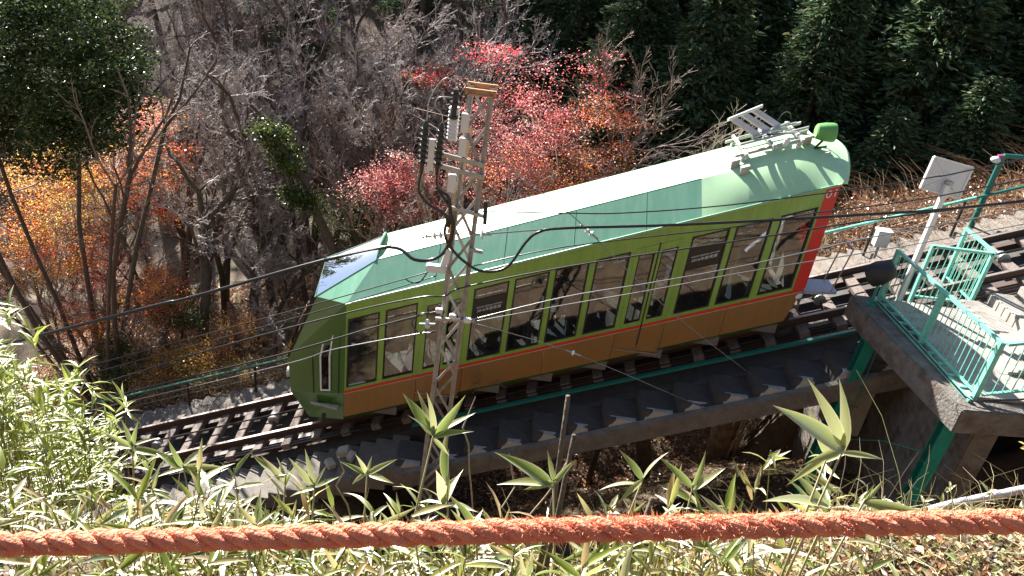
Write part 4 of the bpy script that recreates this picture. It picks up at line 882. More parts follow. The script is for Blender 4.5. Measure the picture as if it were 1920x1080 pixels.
M_MAPLE = leafmat('maple_leaf', .72, .05); M_EVER = leafmat('glossy_evergreen_leaf', .28, .06, .45); M_CED = leafmat('cedar_needle_spray', .30, .015, .6); M_SASA = leafmat('bamboo_grass_leaf', .50, .045, .5); M_DRY = leafmat('dry_leaf', .35, .15)
bare = lambda lab, sd, x, y, h, r, lean=(0, 0), **k: make_tree('bare_tree', lab, sd, (x, y, gz(x, y)), h, r, lean, group='bare trees behind the track', **k)
bare('bare tree with a thick crooked dark trunk behind the handrail at left', 11, -9.2, 6.0, 5.2, .17, (-.10, .05), P=dict(levels=5, kids=[1.3, .9, .8, .6, .5], trop=.03, wander=.2), ztop=0.6)
bare('bare tree with several dark stems, nearest the nose of the car', 12, -8.0, 7.4, 3.9, .12, (.05, 0), stems=3, P=dict(levels=4, stemspread=.3, trop=.03), ztop=-1.6)
bare('slim bare tree between the many-stemmed tree and the car nose', 13, -6.6, 8.4, 4.2, .10, (-.1, .1), P=dict(trop=.02), ztop=-1.0)
bare('bare tree with a forked pale trunk rising behind the car roof', 14, -4.7, 9.3, 5.4, .17, (.02, 0), P=dict(levels=5, kids=[1.2, .9, .8, .6, .5], ang=.6), ztop=2.6)
bare('bare grey tree above the pink maple, left of the pylon', 15, -6.3, 13.5, 6.2, .16, (-.08, 0), P=dict(levels=5, kids=[1.3, .9, .8, .6, .5]), ztop=2.4)
bare('tall bare tree in the middle of the thicket with bright twigs', 16, -9.0, 12.0, 6.0, .15, (.10, 0), P=dict(levels=5, kids=[1.3, 1., .8, .6, .5]), ztop=2.2)
bare('bare tree at the left of the thicket beside the orange maple', 17, -11.2, 12.2, 6.4, .14, (-.18, 0), P=dict(levels=5, kids=[1.2, .9, .8, .6, .5]), ztop=1.6)
bare('bare tree standing behind the pylon top', 18, -3.4, 14.2, 7.2, .15, (.05, 0), P=dict(levels=5, kids=[1.2, .9, .8, .6, .5]), ztop=3.6)
bare('bare spreading tree behind the red maple, reaching right towards the cedars', 19, 1.2, 8.6, 7.6, .14, (.16, 0), P=dict(levels=5, kids=[1.2, .9, .8, .6, .5], ang=.65), twig=M_TWIGD, ztop=4.2)
bare('bare low tree with pale arching twigs, just behind the handrail posts', 20, -6.9, 5.6, 2.6, .07, (-.1, 0), P=dict(ang=.9, trop=-.02), ztop=-3.2)
# the leaning trunk carrying green tufts
def fgreen(pts): return pts[:, 2] < 1e9
make_tree('leaning_tree', 'leaning dark tree with green leaf tufts, slanting up left from the car roof', 31, (-4.2, 6.6, gz(-4.2, 6.6)), 8.2, .15, (-.62, .0), dict(levels=4, kids=[1.1, .9, .8, .6], wander=.08, trop=.02, lr=.30, clear=.45), twig=M_TWIGD, ztop=1.2,
          leaves=[dict(n=5200, size=.075, spread=.16, cols=[(.075, .10, .018), (.12, .14, .03), (.045, .07, .015)], flat=.3, lev=2, mat=M_EVER)])
# maples
RED = [(.84, .07, .09), (.74, .04, .055), (.86, .22, .20)]; PINK = [(.86, .27, .26), (.84, .19, .18), (.88, .44, .38)]; ORG = [(.92, .28, .07), (.90, .19, .06), (.92, .44, .16)]; YEL = [(.90, .55, .10), (.88, .42, .08), (.78, .60, .14)]
SPR5 = dict(levels=4, kids=[1.2, 1., .8, .6], ang=.7, zs=.6, clear=.45); FAN = dict(levels=4, kids=[1.0, 1.0, .8, .6], ang=.55, zs=.85, trop=.03, clear=.35, lr=.50, stemspread=.45, wander=.10)
def maple(lab, sd, x, y, r, c, rd, ncl, nl, cols, size=.05, lean=(0, 0), stems=3, P=None):
    return make_tree('maple_tree', lab, sd, (x, y, gz(x, y)), 5, r, lean, P or FAN, M_TWIGD, None, stems, group='autumn maples', ztop=c[2]+rd[2]*.8, sprays=[dict(c=c, r=rd, ncl=ncl, nl=nl, size=size, cols=cols)])
maple('broad red maple fanning out above the middle of the car roof', 41, -.9, 7.3, .12, (.05, 7.3, 2.45), (2.7, 1.7, 1.8), 165, 80, lambda c: RED+PINK[:2] if c[2] > 3.0 else (PINK+PINK[:2]+RED[2:] if c[0] < .3 else ORG+PINK), .05, (.08, 0), 5)
maple('orange-red maple low behind the roof, under the broad red maple', 42, -.6, 6.2, .09, (-.35, 6.2, 1.15), (1.7, 1.2, 1.0), 95, 110, lambda c: ORG+PINK[:1] if c[0] > -.3 else PINK+ORG[:1], .045)
maple('pink maple behind the roof just left of the pylon', 43, -3.9, 7.0, .08, (-3.9, 6.9, .0), (1.2, .9, 1.0), 85, 110, PINK+PINK[:2], .045)
maple('pink maple directly behind the pylon, right of the forked tree', 44, -1.7, 8.9, .10, (-1.6, 8.9, .35), (1.3, 1.2, 1.3), 80, 95, PINK+ORG[:1], .045)
maple('small red maple between bare twigs up behind the pylon top', 45, -3.5, 11.2, .08, (-3.8, 11.2, 2.0), (.8, .6, .45), 16, 70, RED+ORG[:1], .05)
maple('orange maple beside the dark evergreen at left', 46, -11.6, 9.4, .09, (-11.7, 9.4, -1.2), (1.05, 1.2, 1.9), 95, 105, ORG+PINK[:1]+ORG[2:], .05)
maple('yellow and orange maple showing through the stems of the evergreen', 47, -14.0, 9.0, .10, (-14.2, 9.0, -2.3), (2.1, 1.5, 1.6), 120, 110, YEL+ORG, .052, (0, 0), 4)
maple('red and gold maple low at the left edge, under the dark evergreen', 48, -13.7, 6.9, .08, (-13.6, 6.9, -3.2), (1.7, 1.2, 1.1), 95, 110, YEL+ORG+PINK[:1], .05, (0, 0), 4)
maple('pale orange maple in front of the bare thicket at left', 49, -10.6, 7.4, .06, (-10.6, 7.4, -4.4), (1.1, .8, .8), 55, 100, ORG+YEL[:1]+PINK[:1], .045)
maple('small golden maple on the slope above the handrail at left', 50, -8.6, 4.9, .05, (-8.6, 4.9, -4.8), (.8, .6, .5), 30, 90, YEL+ORG[:1], .045)
for i, (x, y, cz, rd, cols, lab) in enumerate(((-10.6, 6.0, -4.1, (.95, .7, .8), ORG+YEL[:1], 'orange maple sapling under the bare crooked tree at left'), (-9.5, 5.1, -5.2, (.9, .5, .45), YEL+ORG[2:], 'straw-gold maple sapling just behind the left end of the handrail'), (-11.9, 5.6, -4.6, (.95, .7, .85), ORG+YEL+PINK[:1], 'peach-coloured maple sapling among the evergreen stems'), (-8.0, 6.3, -4.7, (.85, .6, .55), PINK[2:]+ORG[2:]+YEL[:1], 'pale pink-orange maple sapling left of the car nose'), (-12.6, 7.9, -4.3, (1.1, .8, 1.0), ORG+PINK, 'pink and orange maple sapling behind the evergreen stems'))):
    maple(lab, 55+i, x, y, .04, (x, y, cz), rd, 48, 85, cols, .045)
# dark glossy evergreen at upper left
def evergreen():
    rng = np.random.default_rng(61); x, y = -11.6, 5.0; base = np.array([x, y, gz(x, y)])
    t = thing('evergreen_tree', 'dark glossy broadleaf evergreen on many thin stems at upper left', 'tree', tuple(base)); segs = []; tips = []
    for k in range(7):
        a = k*.9; d = _n(np.array([.30*math.cos(a)-.04, .30*math.sin(a), 1]))
        grow(rng, base+np.array([.25*math.cos(a), .25*math.sin(a), -.2]), d, rng.uniform(7.5, 9), rng.uniform(.05, .085), 0, dict(BASEP, levels=3, kids=[.9, 1.0, .8], clear=.55, lr=.30, wander=.09, ang=.8), segs, tips)
    A, B_ = wood(segs, base); link('trunk', mesh_np('trunk', *A, True, mat=M_BARK), t); link('twigs', mesh_np('twigs', *B_, True, mat=M_TWIGD), t)
    cl = []
    c0 = np.array([-12.1, 5.0, 2.75])
    for k in range(460):
        v = _n(rng.normal(size=3)); c = c0+v*np.array([2.7, 2.3, 2.5])*rng.uniform(.45, 1.02); nl = 95
        q = rng.normal(size=(nl, 3)); q /= np.linalg.norm(q, axis=1, keepdims=True); cl.append(c+q*np.array([.42, .42, .30])*rng.uniform(.5, 1.0, (nl, 1)))
    P = np.concatenate(cl); n = len(P); L = rng.uniform(.09, .16, n); V, Q = leaf_quads(rng, P, L, L*.45, flat=.45)
    c = palette(rng, n, [(.03, .055, .016), (.045, .075, .02), (.07, .095, .024)], .2)
    link('crown', mesh_np('crown', V-base, Q, False, c, M_EVER), t)
evergreen()
# small broadleaf shrubs with glossy leaves
def shrub(name, label, seed, x, y, z, rad, n, size, cols, mt_, cat='shrub', group=None, asp=.45, stemn=9):
    rng = np.random.default_rng(seed); base = np.array([x, y, gz(x, y)]); t = thing(name, label, cat, tuple(base), group)
    S_ = []
    cen = np.array([0, 0, z-base[2]])
    tips_ = []
    for k in range(stemn):
        v = _n(rng.normal(size=3)); e = cen+v*np.array(rad)*rng.uniform(.3, .9); m_ = e*.5+rng.normal(size=3)*.08
        S_ += [(np.array([0, 0, -.1]), m_, .018, .012), (m_, e, .012, .006)]; tips_.append(e)
    V, Q = frustums([s_[0] for s_ in S_], [s_[1] for s_ in S_], [s_[2] for s_ in S_], [s_[3] for s_ in S_], 5); link('stem', mesh_np('stem', V, Q, True, mat=M_TWIGD), t)
    k = rng.integers(0, max(3, n//60), n); cc = rng.normal(size=(max(3, n//60), 3)); cc /= np.linalg.norm(cc, axis=1, keepdims=True); cc = cc*rng.uniform(.3, 1, (len(cc), 1))*np.array(rad)
    P = cen+cc[k]+rng.normal(size=(n, 3))*np.array(rad)*.16; L = size*rng.uniform(.6, 1.3, n)
    V, Q = leaf_quads(rng, P, L, L*asp, flat=.35); c = palette(rng, n, cols, .2); link('leaves', mesh_np('leaves', V, Q, False, c, mt_), t); return t
GLS = [(.05, .08, .025), (.08, .11, .04), (.12, .15, .07)]
shrub('evergreen_shrub', 'glossy pale-leaved shrub under the orange maple at left', 71, -9.9, 6.3, gz(-9.9, 6.3)+2.0, (.9, .8, .7), 2600, .10, GLS, M_EVER)
shrub('evergreen_shrub', 'dark shrub in shadow at the foot of the evergreen stems', 72, -11.0, 5.0, gz(-11, 5)+1.3, (.8, .8, .8), 2400, .09, GLS[:2], M_EVER)
shrub('evergreen_shrub', 'green tufted shrub behind the front roof of the car', 73, -5.4, 7.9, gz(-5.4, 7.9)+3.0, (1.0, .8, 1.0), 3000, .08, [(.07, .10, .02), (.11, .13, .03)], M_EVER)
for i, (x, y) in enumerate(((-9.7, 4.4), (-8.4, 4.2), (-7.2, 4.3), (-6.1, 4.6), (-10.9, 4.6), (-5.3, 5.3), (-7.9, 5.3))):
    lab = ['low golden shrub behind the handrail, fourth from the car', 'low golden shrub behind the handrail, third from the car', 'low golden shrub behind the handrail, second from the car', 'low golden shrub behind the handrail, nearest the car nose', 'low golden shrub behind the handrail, farthest left', 'low straw-coloured shrub behind the nose of the car', 'low straw-coloured shrub farther up the slope behind the golden ones'][i]
    shrub('golden_shrub', lab, 80+i, x, y, gz(x, y)+.35, (.75, .55, .38), 1500, .055, [(.50, .34, .10), (.42, .24, .08), (.34, .30, .10), (.55, .42, .22)], M_DRY, 'shrub', 'low shrubs behind the handrail', .6)
# cedars: three crown meshes shared by all
def cedar_mesh(seed, H_=15.0, Rb=2.7):
    rng = np.random.default_rng(seed); PS = []; AX = []; COLS = []; SZ = []
    nb = 430
    for k in range(nb):
        u_ = (k+.5)/nb; z = H_*(.06+.94*u_**.85); a = k*2.39996+rng.normal()*.3
        rr = Rb*(1-u_**1.15)*rng.uniform(.70, 1.12)+.12
        ns = 5+int(3*(1-u_))
        droop = rng.uniform(.15, .5); tone = rng.uniform(.7, 1.3)
        for j in range(ns):
            f = .35+.65*j/(ns-1); c = np.array([math.cos(a)*rr*f, math.sin(a)*rr*f, z-droop*rr*f*f*.55+.25*f])
            m_ = 9 if u_ < .9 else 6
            q = rng.normal(size=(m_, 3))*np.array([.17, .17, .13]); PS.append(c+q)
            ax_ = np.array([math.cos(a), math.sin(a), -.25]); AX.append(np.repeat(ax_[None], m_, 0)); SZ.append(rng.uniform(.17, .34, m_)); COLS.append(np.full(m_, tone))
    P = np.concatenate(PS); n = len(P); L = np.concatenate(SZ); V, Q = leaf_quads(rng, P, L, L*.40, axis=np.concatenate(AX)+rng.normal(size=(n, 3))*.5)
    c = palette(rng, n, [(.048, .092, .045), (.065, .11, .05), (.105, .125, .05)], .15)*np.repeat(np.concatenate(COLS), 4)[:, None]
    return mesh_np('crown', V, Q, False, c, M_CED)
CED = [cedar_mesh(s_) for s_ in (1, 2, 3)]
ctr = MB().tube([(0, 0, -.5), (0, 0, 5), (0, 0, 10), (0, 0, 14.5)], [.24, .18, .10, .03], 9).mesh('trunk', True); ctr.materials.append(M_SHAG)
def cedar(label, i, x, y, top, rz, wd=1.0):
    t = thing('cedar_tree', label, 'tree', (x, y, gz(x, y)), 'dark cedars behind the car', rz); t.scale = (wd, wd, (top-gz(x, y))/15.0)
    link('crown', CED[i % 3], t); link('trunk', ctr, t)
SPOTS = [(2.9, 14.6, 6.6), (4.9, 12.4, 6.2), (6.6, 14.6, 7.4), (7.9, 11.2, 6.8), (9.6, 13.2, 8.6), (10.9, 10.6, 8.4), (12.8, 12.4, 11), (14.0, 9.8, 10), (16.2, 11.6, 13), (18, 9.4, 12), (20.5, 12, 14), (5.2, 18.6, 9), (10.5, 17.5, 12), (15.5, 16.5, 15), (21.5, 16, 17), (1.2, 19, 8), (-1.2, 21, 7), (3.2, 22.5, 10)]
ordn = ['leftmost', 'second', 'third', 'fourth', 'fifth', 'sixth', 'seventh', 'eighth', 'ninth', 'tenth', 'eleventh']
for i, (x, y, s_) in enumerate(SPOTS):
    if i < 11: lab = ('dark cedar, leftmost in the front row behind the rear of the car' if i == 0 else 'dark cedar, %s from the left in the front row behind the rear of the car' % ordn[i])
    else: lab = 'dark cedar in the back row, %s from the left' % ['fourth', 'fifth', 'sixth', 'seventh', 'second', 'first', 'third'][i-11]
    cedar(lab, i, x, y, s_, i*1.3, .92+.10*((i*7) % 3))
for i, (x, y, s_) in enumerate(((-11.0, 25, 4.5), (-13.4, 28, 4.5), (-6.5, 27, 6.5), (-18.0, 30, 4.0))):
    cedar(['small dark conifer standing among bare trees at the top, middle one', 'small dark conifer among bare trees at the top, left of the middle one', 'small dark conifer among bare trees at the top, nearest the red maple', 'small dark conifer at the top, beside the dark evergreen'][i], i+1, x, y, s_, i*2.1, .6)
# far bare trees: a few meshes shared by many individuals
for i, (x, y, tp, w_) in enumerate(((5.6, 8.4, 1.6, .75), (7.4, 8.0, 2.6, .8), (9.3, 8.3, 3.4, .8), (11.2, 8.0, 4.6, .85), (13.2, 8.2, 6.0, .9), (15.4, 8.0, 7.5, .95))):
    cedar('low dark cedar standing just behind the dry brush, %s from the left' % ('first', 'second', 'third', 'fourth', 'fifth', 'sixth')[i], i, x, y, tp, i*1.9+.4, w_)
FAR = []
for sd in (101, 102, 103, 104):
    rng = np.random.default_rng(sd); segs = []; tips = []
    grow(rng, np.array([0, 0, -.3]), np.array([0, 0, 1.]), 7.0, .15, 0, dict(BASEP, levels=5, kids=[1.2, .9, .8, .6, .5], rmin=.0065), segs, tips)
    A, B_ = wood(segs, np.zeros(3)); FAR.append((mesh_np('trunk', *A, True, mat=M_BARK), mesh_np('twigs', *B_, True, mat=M_TWIG if sd % 2 else M_TWIGD)))
rf = random.Random(44); k = 0
MID = [(-11.8, 10.6), (-10.4, 11.4), (-9.6, 9.4), (-8.4, 10.4), (-7.4, 11.6), (-6.6, 10.0), (-5.6, 11.6), (-4.6, 12.4), (-12.6, 13.4), (-8.0, 13.8), (-2.4, 12.8), (-10.0, 14.4)]
for j, (x, y) in enumerate(sorted(MID)):
    a, b = FAR[(j*3+1) % 4]; s_ = rf.uniform(.62, .82); t = thing('bare_tree', 'pale twiggy bare tree in the thicket above the car front, %s from the left' % ('first', 'second', 'third', 'fourth', 'fifth', 'sixth', 'seventh', 'eighth', 'ninth', 'tenth', 'eleventh', 'twelfth')[j], 'tree', (x, y, gz(x, y)), 'twiggy bare trees in the thicket', rf.uniform(0, 6.28)); t.scale = (s_*1.15, s_*1.15, s_)
    link('trunk', a, t); link('twigs', b, t)
for row, (y0, xs_) in enumerate(((16.5, (-13.5, -10.5, -7.6, -4.8, -1.2)), (19.5, (-16.5, -13.0, -9.6, -6.6, -3.6)), (23.5, (-19, -15.6, -12, -8.8, -5.4, -2.4)), (29, (-24, -20, -16.4, -12.2, -8.2, -4)), (36, (-31, -26.5, -22, -17, -12, -7, -2)), (44, (-38, -32, -26, -20, -14, -8)))):
    for ix, x in enumerate(xs_):
        x += rf.uniform(-.8, .8); y = y0+rf.uniform(-1.2, 1.2); a, b = FAR[k % 4]; s_ = rf.uniform(.8, 1.15)*(1+.02*row)
        t = thing('bare_tree', 'bare grey tree on the far slope, %s row back, %s from the left' % (('first', 'second', 'third', 'fourth', 'fifth', 'sixth')[row], ('first', 'second', 'third', 'fourth', 'fifth', 'sixth', 'seventh')[ix]), 'tree', (x, y, gz(x, y)), 'bare trees on the far slope', rf.uniform(0, 6.28)); t.scale = (s_,)*3
        link('trunk', a, t); link('twigs', b, t); k += 1
# trunks seen under the bridge
def log(name, label, pts, rs, mt_, grp=None):
    o = thing(name, label, 'tree', pts[0], grp)
    rng = np.random.default_rng(len(label)); mb = MB(); mb.tube(pts, rs, 14); me = mb.mesh('trunk', True, Vector(pts[0])); link('trunk', me, o, mt_); return o
shag = log('cedar_tree', 'thick shaggy cedar trunk below the bridge, left of the teal column', [(5.75, 3.75, -8.5), (5.55, 3.75, -6.0), (5.4, 3.75, -3.6), (5.3, 3.8, -1.9)], [.42, .36, .33, .32], M_SHAG)
rng = np.random.default_rng(9); mb = MB()
for k in range(130):                                     # hanging strips of bark
    a = rng.uniform(0, 6.28); z = rng.uniform(-7.5, -2.6); L = rng.uniform(.4, 1.2); x = 5.33-.07*z*.9-.0+.37*math.cos(a); y = 3.75+.37*math.sin(a)
    mb.bar((x, y, z), (x+.02, y, z+L), .045, .02, up=(math.cos(a), math.sin(a), 0))
o = mb.build('bark_strips', mat('pale_bark_strip', (.46, .37, .28), (.28, .2, .14), 20, .9), shag); o['kind'] = 'stuff'
log('gully_tree', 'dark leaning tree trunk in the gully below the middle of the bridge', [(3.75, 3.6, -7.4), (3.5, 3.6, -5.4), (3.2, 3.65, -4.0), (2.9, 3.7, -2.6)], [.26, .20, .17, .15], M_BARK)
log('gully_tree', 'thin dark tree trunk in the gully, left of the leaning one', [(2.3, 4.2, -7.0), (2.4, 4.2, -5.2), (2.3, 4.2, -3.0)], [.09, .07, .06], M_BARK)
# ------------------------------------------------------------------ ground cover (uncountable: stuff)
def scatter(n, seed, x0, x1, y0, y1):
    rng = np.random.default_rng(seed); x = rng.uniform(x0, x1, n); y = rng.uniform(y0, y1, n); return rng, np.stack([x, y, ground_z(x, y)], 1)
def litter(name, label, n, seed, box, size, cols, lift=.03, flat=.6, mt_=None, keep=None):
    rng, P = scatter(n, seed, *box)
    if keep is not None: P = P[keep(P)]
    n = len(P); P[:, 2] += rng.uniform(0, lift, n)+.01; L = size*rng.uniform(.6, 1.5, n); V, Q = leaf_quads(rng, P, L, L*.65, flat=flat)
    o = link(name, mesh_np(name, V, Q, False, palette(rng, n, cols, .22), mt_ or M_DRY)); return tag(o, label, 'leaf litter', None, 'stuff')
BR = [(.46, .27, .14), (.54, .38, .22), (.36, .20, .10), (.58, .45, .30), (.30, .14, .07)]
litter('leaf_litter', 'brown and orange fallen leaves on the slope behind the track', 42000, 201, (-16, 9, 3.7, 13), .085, BR+[(.70, .28, .12), (.70, .45, .16), (.72, .34, .25)], .10)
litter('leaf_litter', 'dry leaves on the ground below the bridge', 9000, 202, (-2, 7, -4, 6), .08, BR+[(.25, .26, .08)], .05)
litter('leaf_litter', 'dry leaves and scraps on the bank in the foreground', 16000, 203, (-5, 5, -11.8, -7.5), .035, BR+[(.5, .44, .32), (.25, .26, .09)], .04)
litter('leaf_litter', 'fallen leaves carpeting the sunlit bank at lower right', 36000, 204, (-.6, 4.6, -11.7, -9.0), .032, BR+[(.5, .44, .32), (.30, .32, .12), (.42, .40, .18)], .05)
def brush(name, label, n, seed, box, h, cols, r=.004, arch=.5, leaf=None, keep=None):
    """thin dry stalks, three segments each"""
    rng, P = scatter(n, seed, *box)
    if keep is not None: P = P[keep(P)]; n = len(P)
    hh = h*rng.uniform(.5, 1.3, n)[:, None]; a = rng.normal(size=(n, 3))*np.array([1, 1, .2])*arch; p1 = P+np.array([0, 0, .45])*hh+a*hh*.25; p2 = P+np.array([0, 0, .8])*hh+a*hh*.65; p3 = p2+a*hh*.5+np.array([0, 0, .05])*hh
    o_ = np.full(n, r); V, Q = frustums(np.concatenate([P, p1, p2]), np.concatenate([p1, p2, p3]), np.concatenate([o_, o_*.8, o_*.6]), np.concatenate([o_*.8, o_*.6, o_*.2]), 3)
    o = link(name, mesh_np(name, V, Q, False, np.tile(np.repeat(palette(rng, n, cols, .2, 1), 6, 0), (3, 1)), M_DRY)); return tag(o, label, 'brush', None, 'stuff')
brush('dry_brush', 'tangled dry brown brush beside the track at right', 4600, 211, (5.0, 15, 3.75, 6.3), .75, [(.42, .27, .17), (.52, .38, .27), (.30, .17, .10)], .006, .9)
litter('leaf_litter', 'curled brown leaves hanging in the brush at right', 7000, 212, (5.0, 15, 3.75, 6.2), .07, [(.42, .24, .13), (.5, .34, .2), (.36, .14, .07)], .7, 0)
brush('dry_brush', 'thin dry stalks on the slope behind the handrail at left', 3500, 213, (-14, -4, 3.8, 8), .7, [(.40, .30, .2), (.34, .22, .14)], .005, .8)
brush('dry_grass', 'dry straw-coloured grass on the foreground bank', 6000, 214, (-5, 4.5, -11.6, -7.6), .22, [(.50, .42, .26), (.40, .32, .18), (.30, .30, .12)], .0022, .7)
# ------------------------------------------------------------------ bamboo grass (sasa)
def sasa_leaf(L, Wd, droop, segs=5):
    """one long leaf along +x with a centre fold; tint attribute gives the bleached margin"""
    V = []; Cc_ = []; Fq = []
    for i in range(segs+1):
        t = i/segs; w_ = Wd*.5*(math.sin(math.pi*min(1, t*1.02+.02)**.62))**.9 if i < segs else 0
        x = L*(t-.12*droop*t*t); z = L*(.10*t-droop*.55*t*t)
        for k, yy in enumerate((-1, -.72, 0, .72, 1)):
            V.append((x, w_*yy, z+abs(yy)*w_*.35)); Cc_.append(.0 if abs(yy) < .9 else 1.0)
    for i in range(segs):
        for k in range(4): a = i*5+k; Fq.append((a, a+1, a+6, a+5))
    return np.array(V), np.array(Fq), np.array(Cc_)
LEAVES = []
rl_ = np.random.default_rng(77)
for k in range(10):
    L = rl_.uniform(.17, .25); V, Q, e = sasa_leaf(1.0, rl_.uniform(.12, .20), rl_.uniform(.0, 1.25), 7); V[:, 1] += .10*rl_.normal()*V[:, 0]**2; tw = rl_.normal()*.7*V[:, 0]; V = np.stack([V[:, 0], V[:, 1]*np.cos(tw)-V[:, 2]*np.sin(tw)*.3, V[:, 2]+V[:, 1]*np.sin(tw)], 1)
    gcol = np.array([(.18, .235, .055), (.26, .29, .085), (.14, .19, .04), (.36, .34, .15), (.24, .27, .10)][k % 5]); wcol = np.array((.50, .46, .26))
    cc_ = gcol[None]*(1-e[:, None]*.7)+wcol[None]*e[:, None]*.7; bt = np.clip((V[:, 0]-(.72 if k % 3 else .5))/.2, 0, 1)[:, None]*(.9 if k % 2 else .45); cc_ = cc_*(1-bt)+np.array((.40, .30, .16))*bt
    LEAVES.append(mesh_np('leaf', V, Q, True, cc_, M_SASA))
STRAIGHT = []
for k in range(6):
    V, Q, e = sasa_leaf(1.0, rl_.uniform(.15, .20), rl_.uniform(.05, .55), 7); gcol = np.array([(.19, .245, .06), (.26, .295, .09), (.32, .33, .13)][k % 3]); e = e[:, None]
    V[:, 1] += .06*rl_.normal()*V[:, 0]**2; bt = np.clip((V[:, 0]-.86)/.1, 0, 1)[:, None]*.9; cc_ = gcol*(1-e*.7)+np.array((.50, .46, .26))*e*.7
    STRAIGHT.append(mesh_np('leaf', V, Q, True, cc_*(1-bt)+np.array((.40, .30, .16))*bt, M_SASA))
def sasa(label, node, n, L, seed, spread=1.0, stem_r=.005, tilt=(0, 0), dirs=None):
    rng = np.random.default_rng(seed); node = Vector(node); bx_, by_ = node.x+tilt[0], node.y+tilt[1]; base = Vector((bx_, by_, gz(bx_, by_)-.03))
    if base.z > node.z-.1: base.z = node.z-.25
    t = thing('bamboo_grass', label, 'bamboo grass', tuple(base), 'broad-leaved bamboo grass in the foreground')
    MB().tube([base, base.lerp(node, .5)+Vector((rng.normal()*.02, rng.normal()*.02, 0)), node], [stem_r, stem_r*.85, stem_r*.6], 6).build('stem', mat('straw_stem', (.36, .30, .15), (.26, .22, .10), 20, .5), t, smooth=True)
    for dv in dirs or ():
        d = Vector(dv); o = link('leaf', STRAIGHT[int(rng.integers(6))], t); s_ = d.length*1.06; d.normalize()
        up = Vector((rng.normal()*.35-.1, -.5+rng.normal()*.3, 1.0)); sd = up.cross(d).normalized(); up = d.cross(sd)
        mw = Matrix((d, sd, up)).transposed(); o.rotation_euler = mw.to_euler(); o.scale = (s_, s_*rng.uniform(.8, 1.2), s_); o.location = node-base-Vector((0, 0, rng.uniform(0, .03)))
    if dirs: return
    for k in range(n):
        a = rng.uniform(0, 6.283); el = rng.uniform(-.1, 1.3)
        o = link('leaf', LEAVES[int(rng.integers(10))], t); s_ = L*rng.uniform(.45, 1.2)
        o.location = node-base-Vector((0, 0, rng.uniform(0, .16))); o.rotation_euler = (rng.normal()*.35, -el, a); o.scale = (s_, s_, s_)
HERO = [((-.37, -10.93, 6.85), [(-.205, .007, .107), (-.107, .047, .159), (-.009, .094, .146), (.109, -.008, .009), (-.11, -.059, -.009)], 0, 'largest bamboo grass shoot, its leaves spread before the teal column'),
        ((-.39, -10.91, 6.80), [(-.064, .04, .112), (-.098, -.045, -.055), (-.067, -.035, .025)], 0, 'slender bamboo grass shoot close beside the largest shoot, on its left'),
        ((-.34, -10.93, 6.65), [(-.102, .056, .082), (-.199, -.026, .042), (-.022, -.019, .015)], 0, 'bamboo grass shoot below and left of the largest shoot'), ((-.20, -10.84, 6.61), [(.045, .021, .07), (.168, -.03, .002), (.022, .019, .051)], 0, 'bamboo grass shoot below and right of the largest shoot'),
        ((-1.41, -10.32, 6.23), [(-.123, .073, .112), (-.074, .099, .121), (-.026, .044, .15), (.099, .07, .14), (.133, .044, .086), (.13, -.011, .061), (-.094, -.019, .083), (.064, -.006, -.063)], 0, 'tall bamboo grass shoot hiding the foot of the pylon'),
        ((-1.0, -10.54, 6.28), [(-.185, .031, .112), (-.179, -.019, .017), (-.028, .063, .071), (.061, .037, .087), (-.092, -.028, -.021), (.034, .026, .03)], 0, 'bamboo grass shoot with long leaves beside the broken stalk'), ((-.69, -10.45, 6.25), [(-.149, -.043, .03), (-.08, .052, .082), (.052, .031, .116), (-.089, -.076, -.038)], 0, 'bamboo grass shoot in front of the dark gully, middle one'), ((-.49, -10.38, 6.19), [(-.119, .05, .084), (.05, .082, .105), (.096, .005, .103)], 0, 'bamboo grass shoot in front of the sunlit gully floor, right one'),
        ((-1.66, -10.16, 5.88), [(-.11, .024, .043), (-.043, .012, .088), (.012, .041, .062), (.105, .037, .066), (.105, -.048, .005), (-.065, -.014, -.061)], 0, 'bamboo grass shoot just left of the pylon foot'), ((-1.84, -10.26, 5.88), [(-.103, .05, .085), (-.046, .065, .112), (.036, .047, .06), (.094, .003, .057), (-.096, -.005, -.034), (-.065, .039, .027)], 0, 'bamboo grass shoot below the nose of the car'),
        ((-2.83, -9.68, 5.42), [(-.123, -.006, .086), (-.069, .072, .093), (.014, .035, .117), (.116, .012, .067), (.197, -.042, .036), (-.137, .005, -.008), (.105, -.057, -.025)], 0, 'bamboo grass shoot in front of the rails at lower left'), ((-2.48, -9.94, 5.59), [(-.133, .051, .045), (-.073, .028, .119), (.036, .028, .073), (.112, .026, .106), (.169, .002, .028), (.106, -.056, -.007), (-.1, -.052, -.012)], 0, 'bamboo grass shoot right of the one before the rails'),
        ((-1.98, -10.15, 5.80), 6, .20, 'bamboo grass shoot before the lower stairway'), ((-1.23, -10.66, 6.14), 6, .16, 'low bamboo grass shoot above the middle of the rope'), ((-.85, -10.65, 6.20), 6, .17, 'low bamboo grass shoot above the rope, right of the middle'), ((-1.35, -10.30, 6.02), 7, .20, 'bushy bamboo grass shoot right under the tall one at the pylon'), ((-1.09, -11.08, 6.46), 6, .15, 'bamboo grass shoot below the rope, left of three'), ((-.97, -11.08, 6.46), 6, .16, 'bamboo grass shoot below the rope, middle of three'), ((-.86, -11.08, 6.48), 5, .15, 'bamboo grass shoot below the rope, right of three'),
        ((-1.59, -10.44, 5.95), 6, .18, 'bamboo grass shoot above the rope, below the car front'), ((-2.02, -10.39, 5.80), 7, .18, 'bamboo grass shoot above the rope at lower left')]
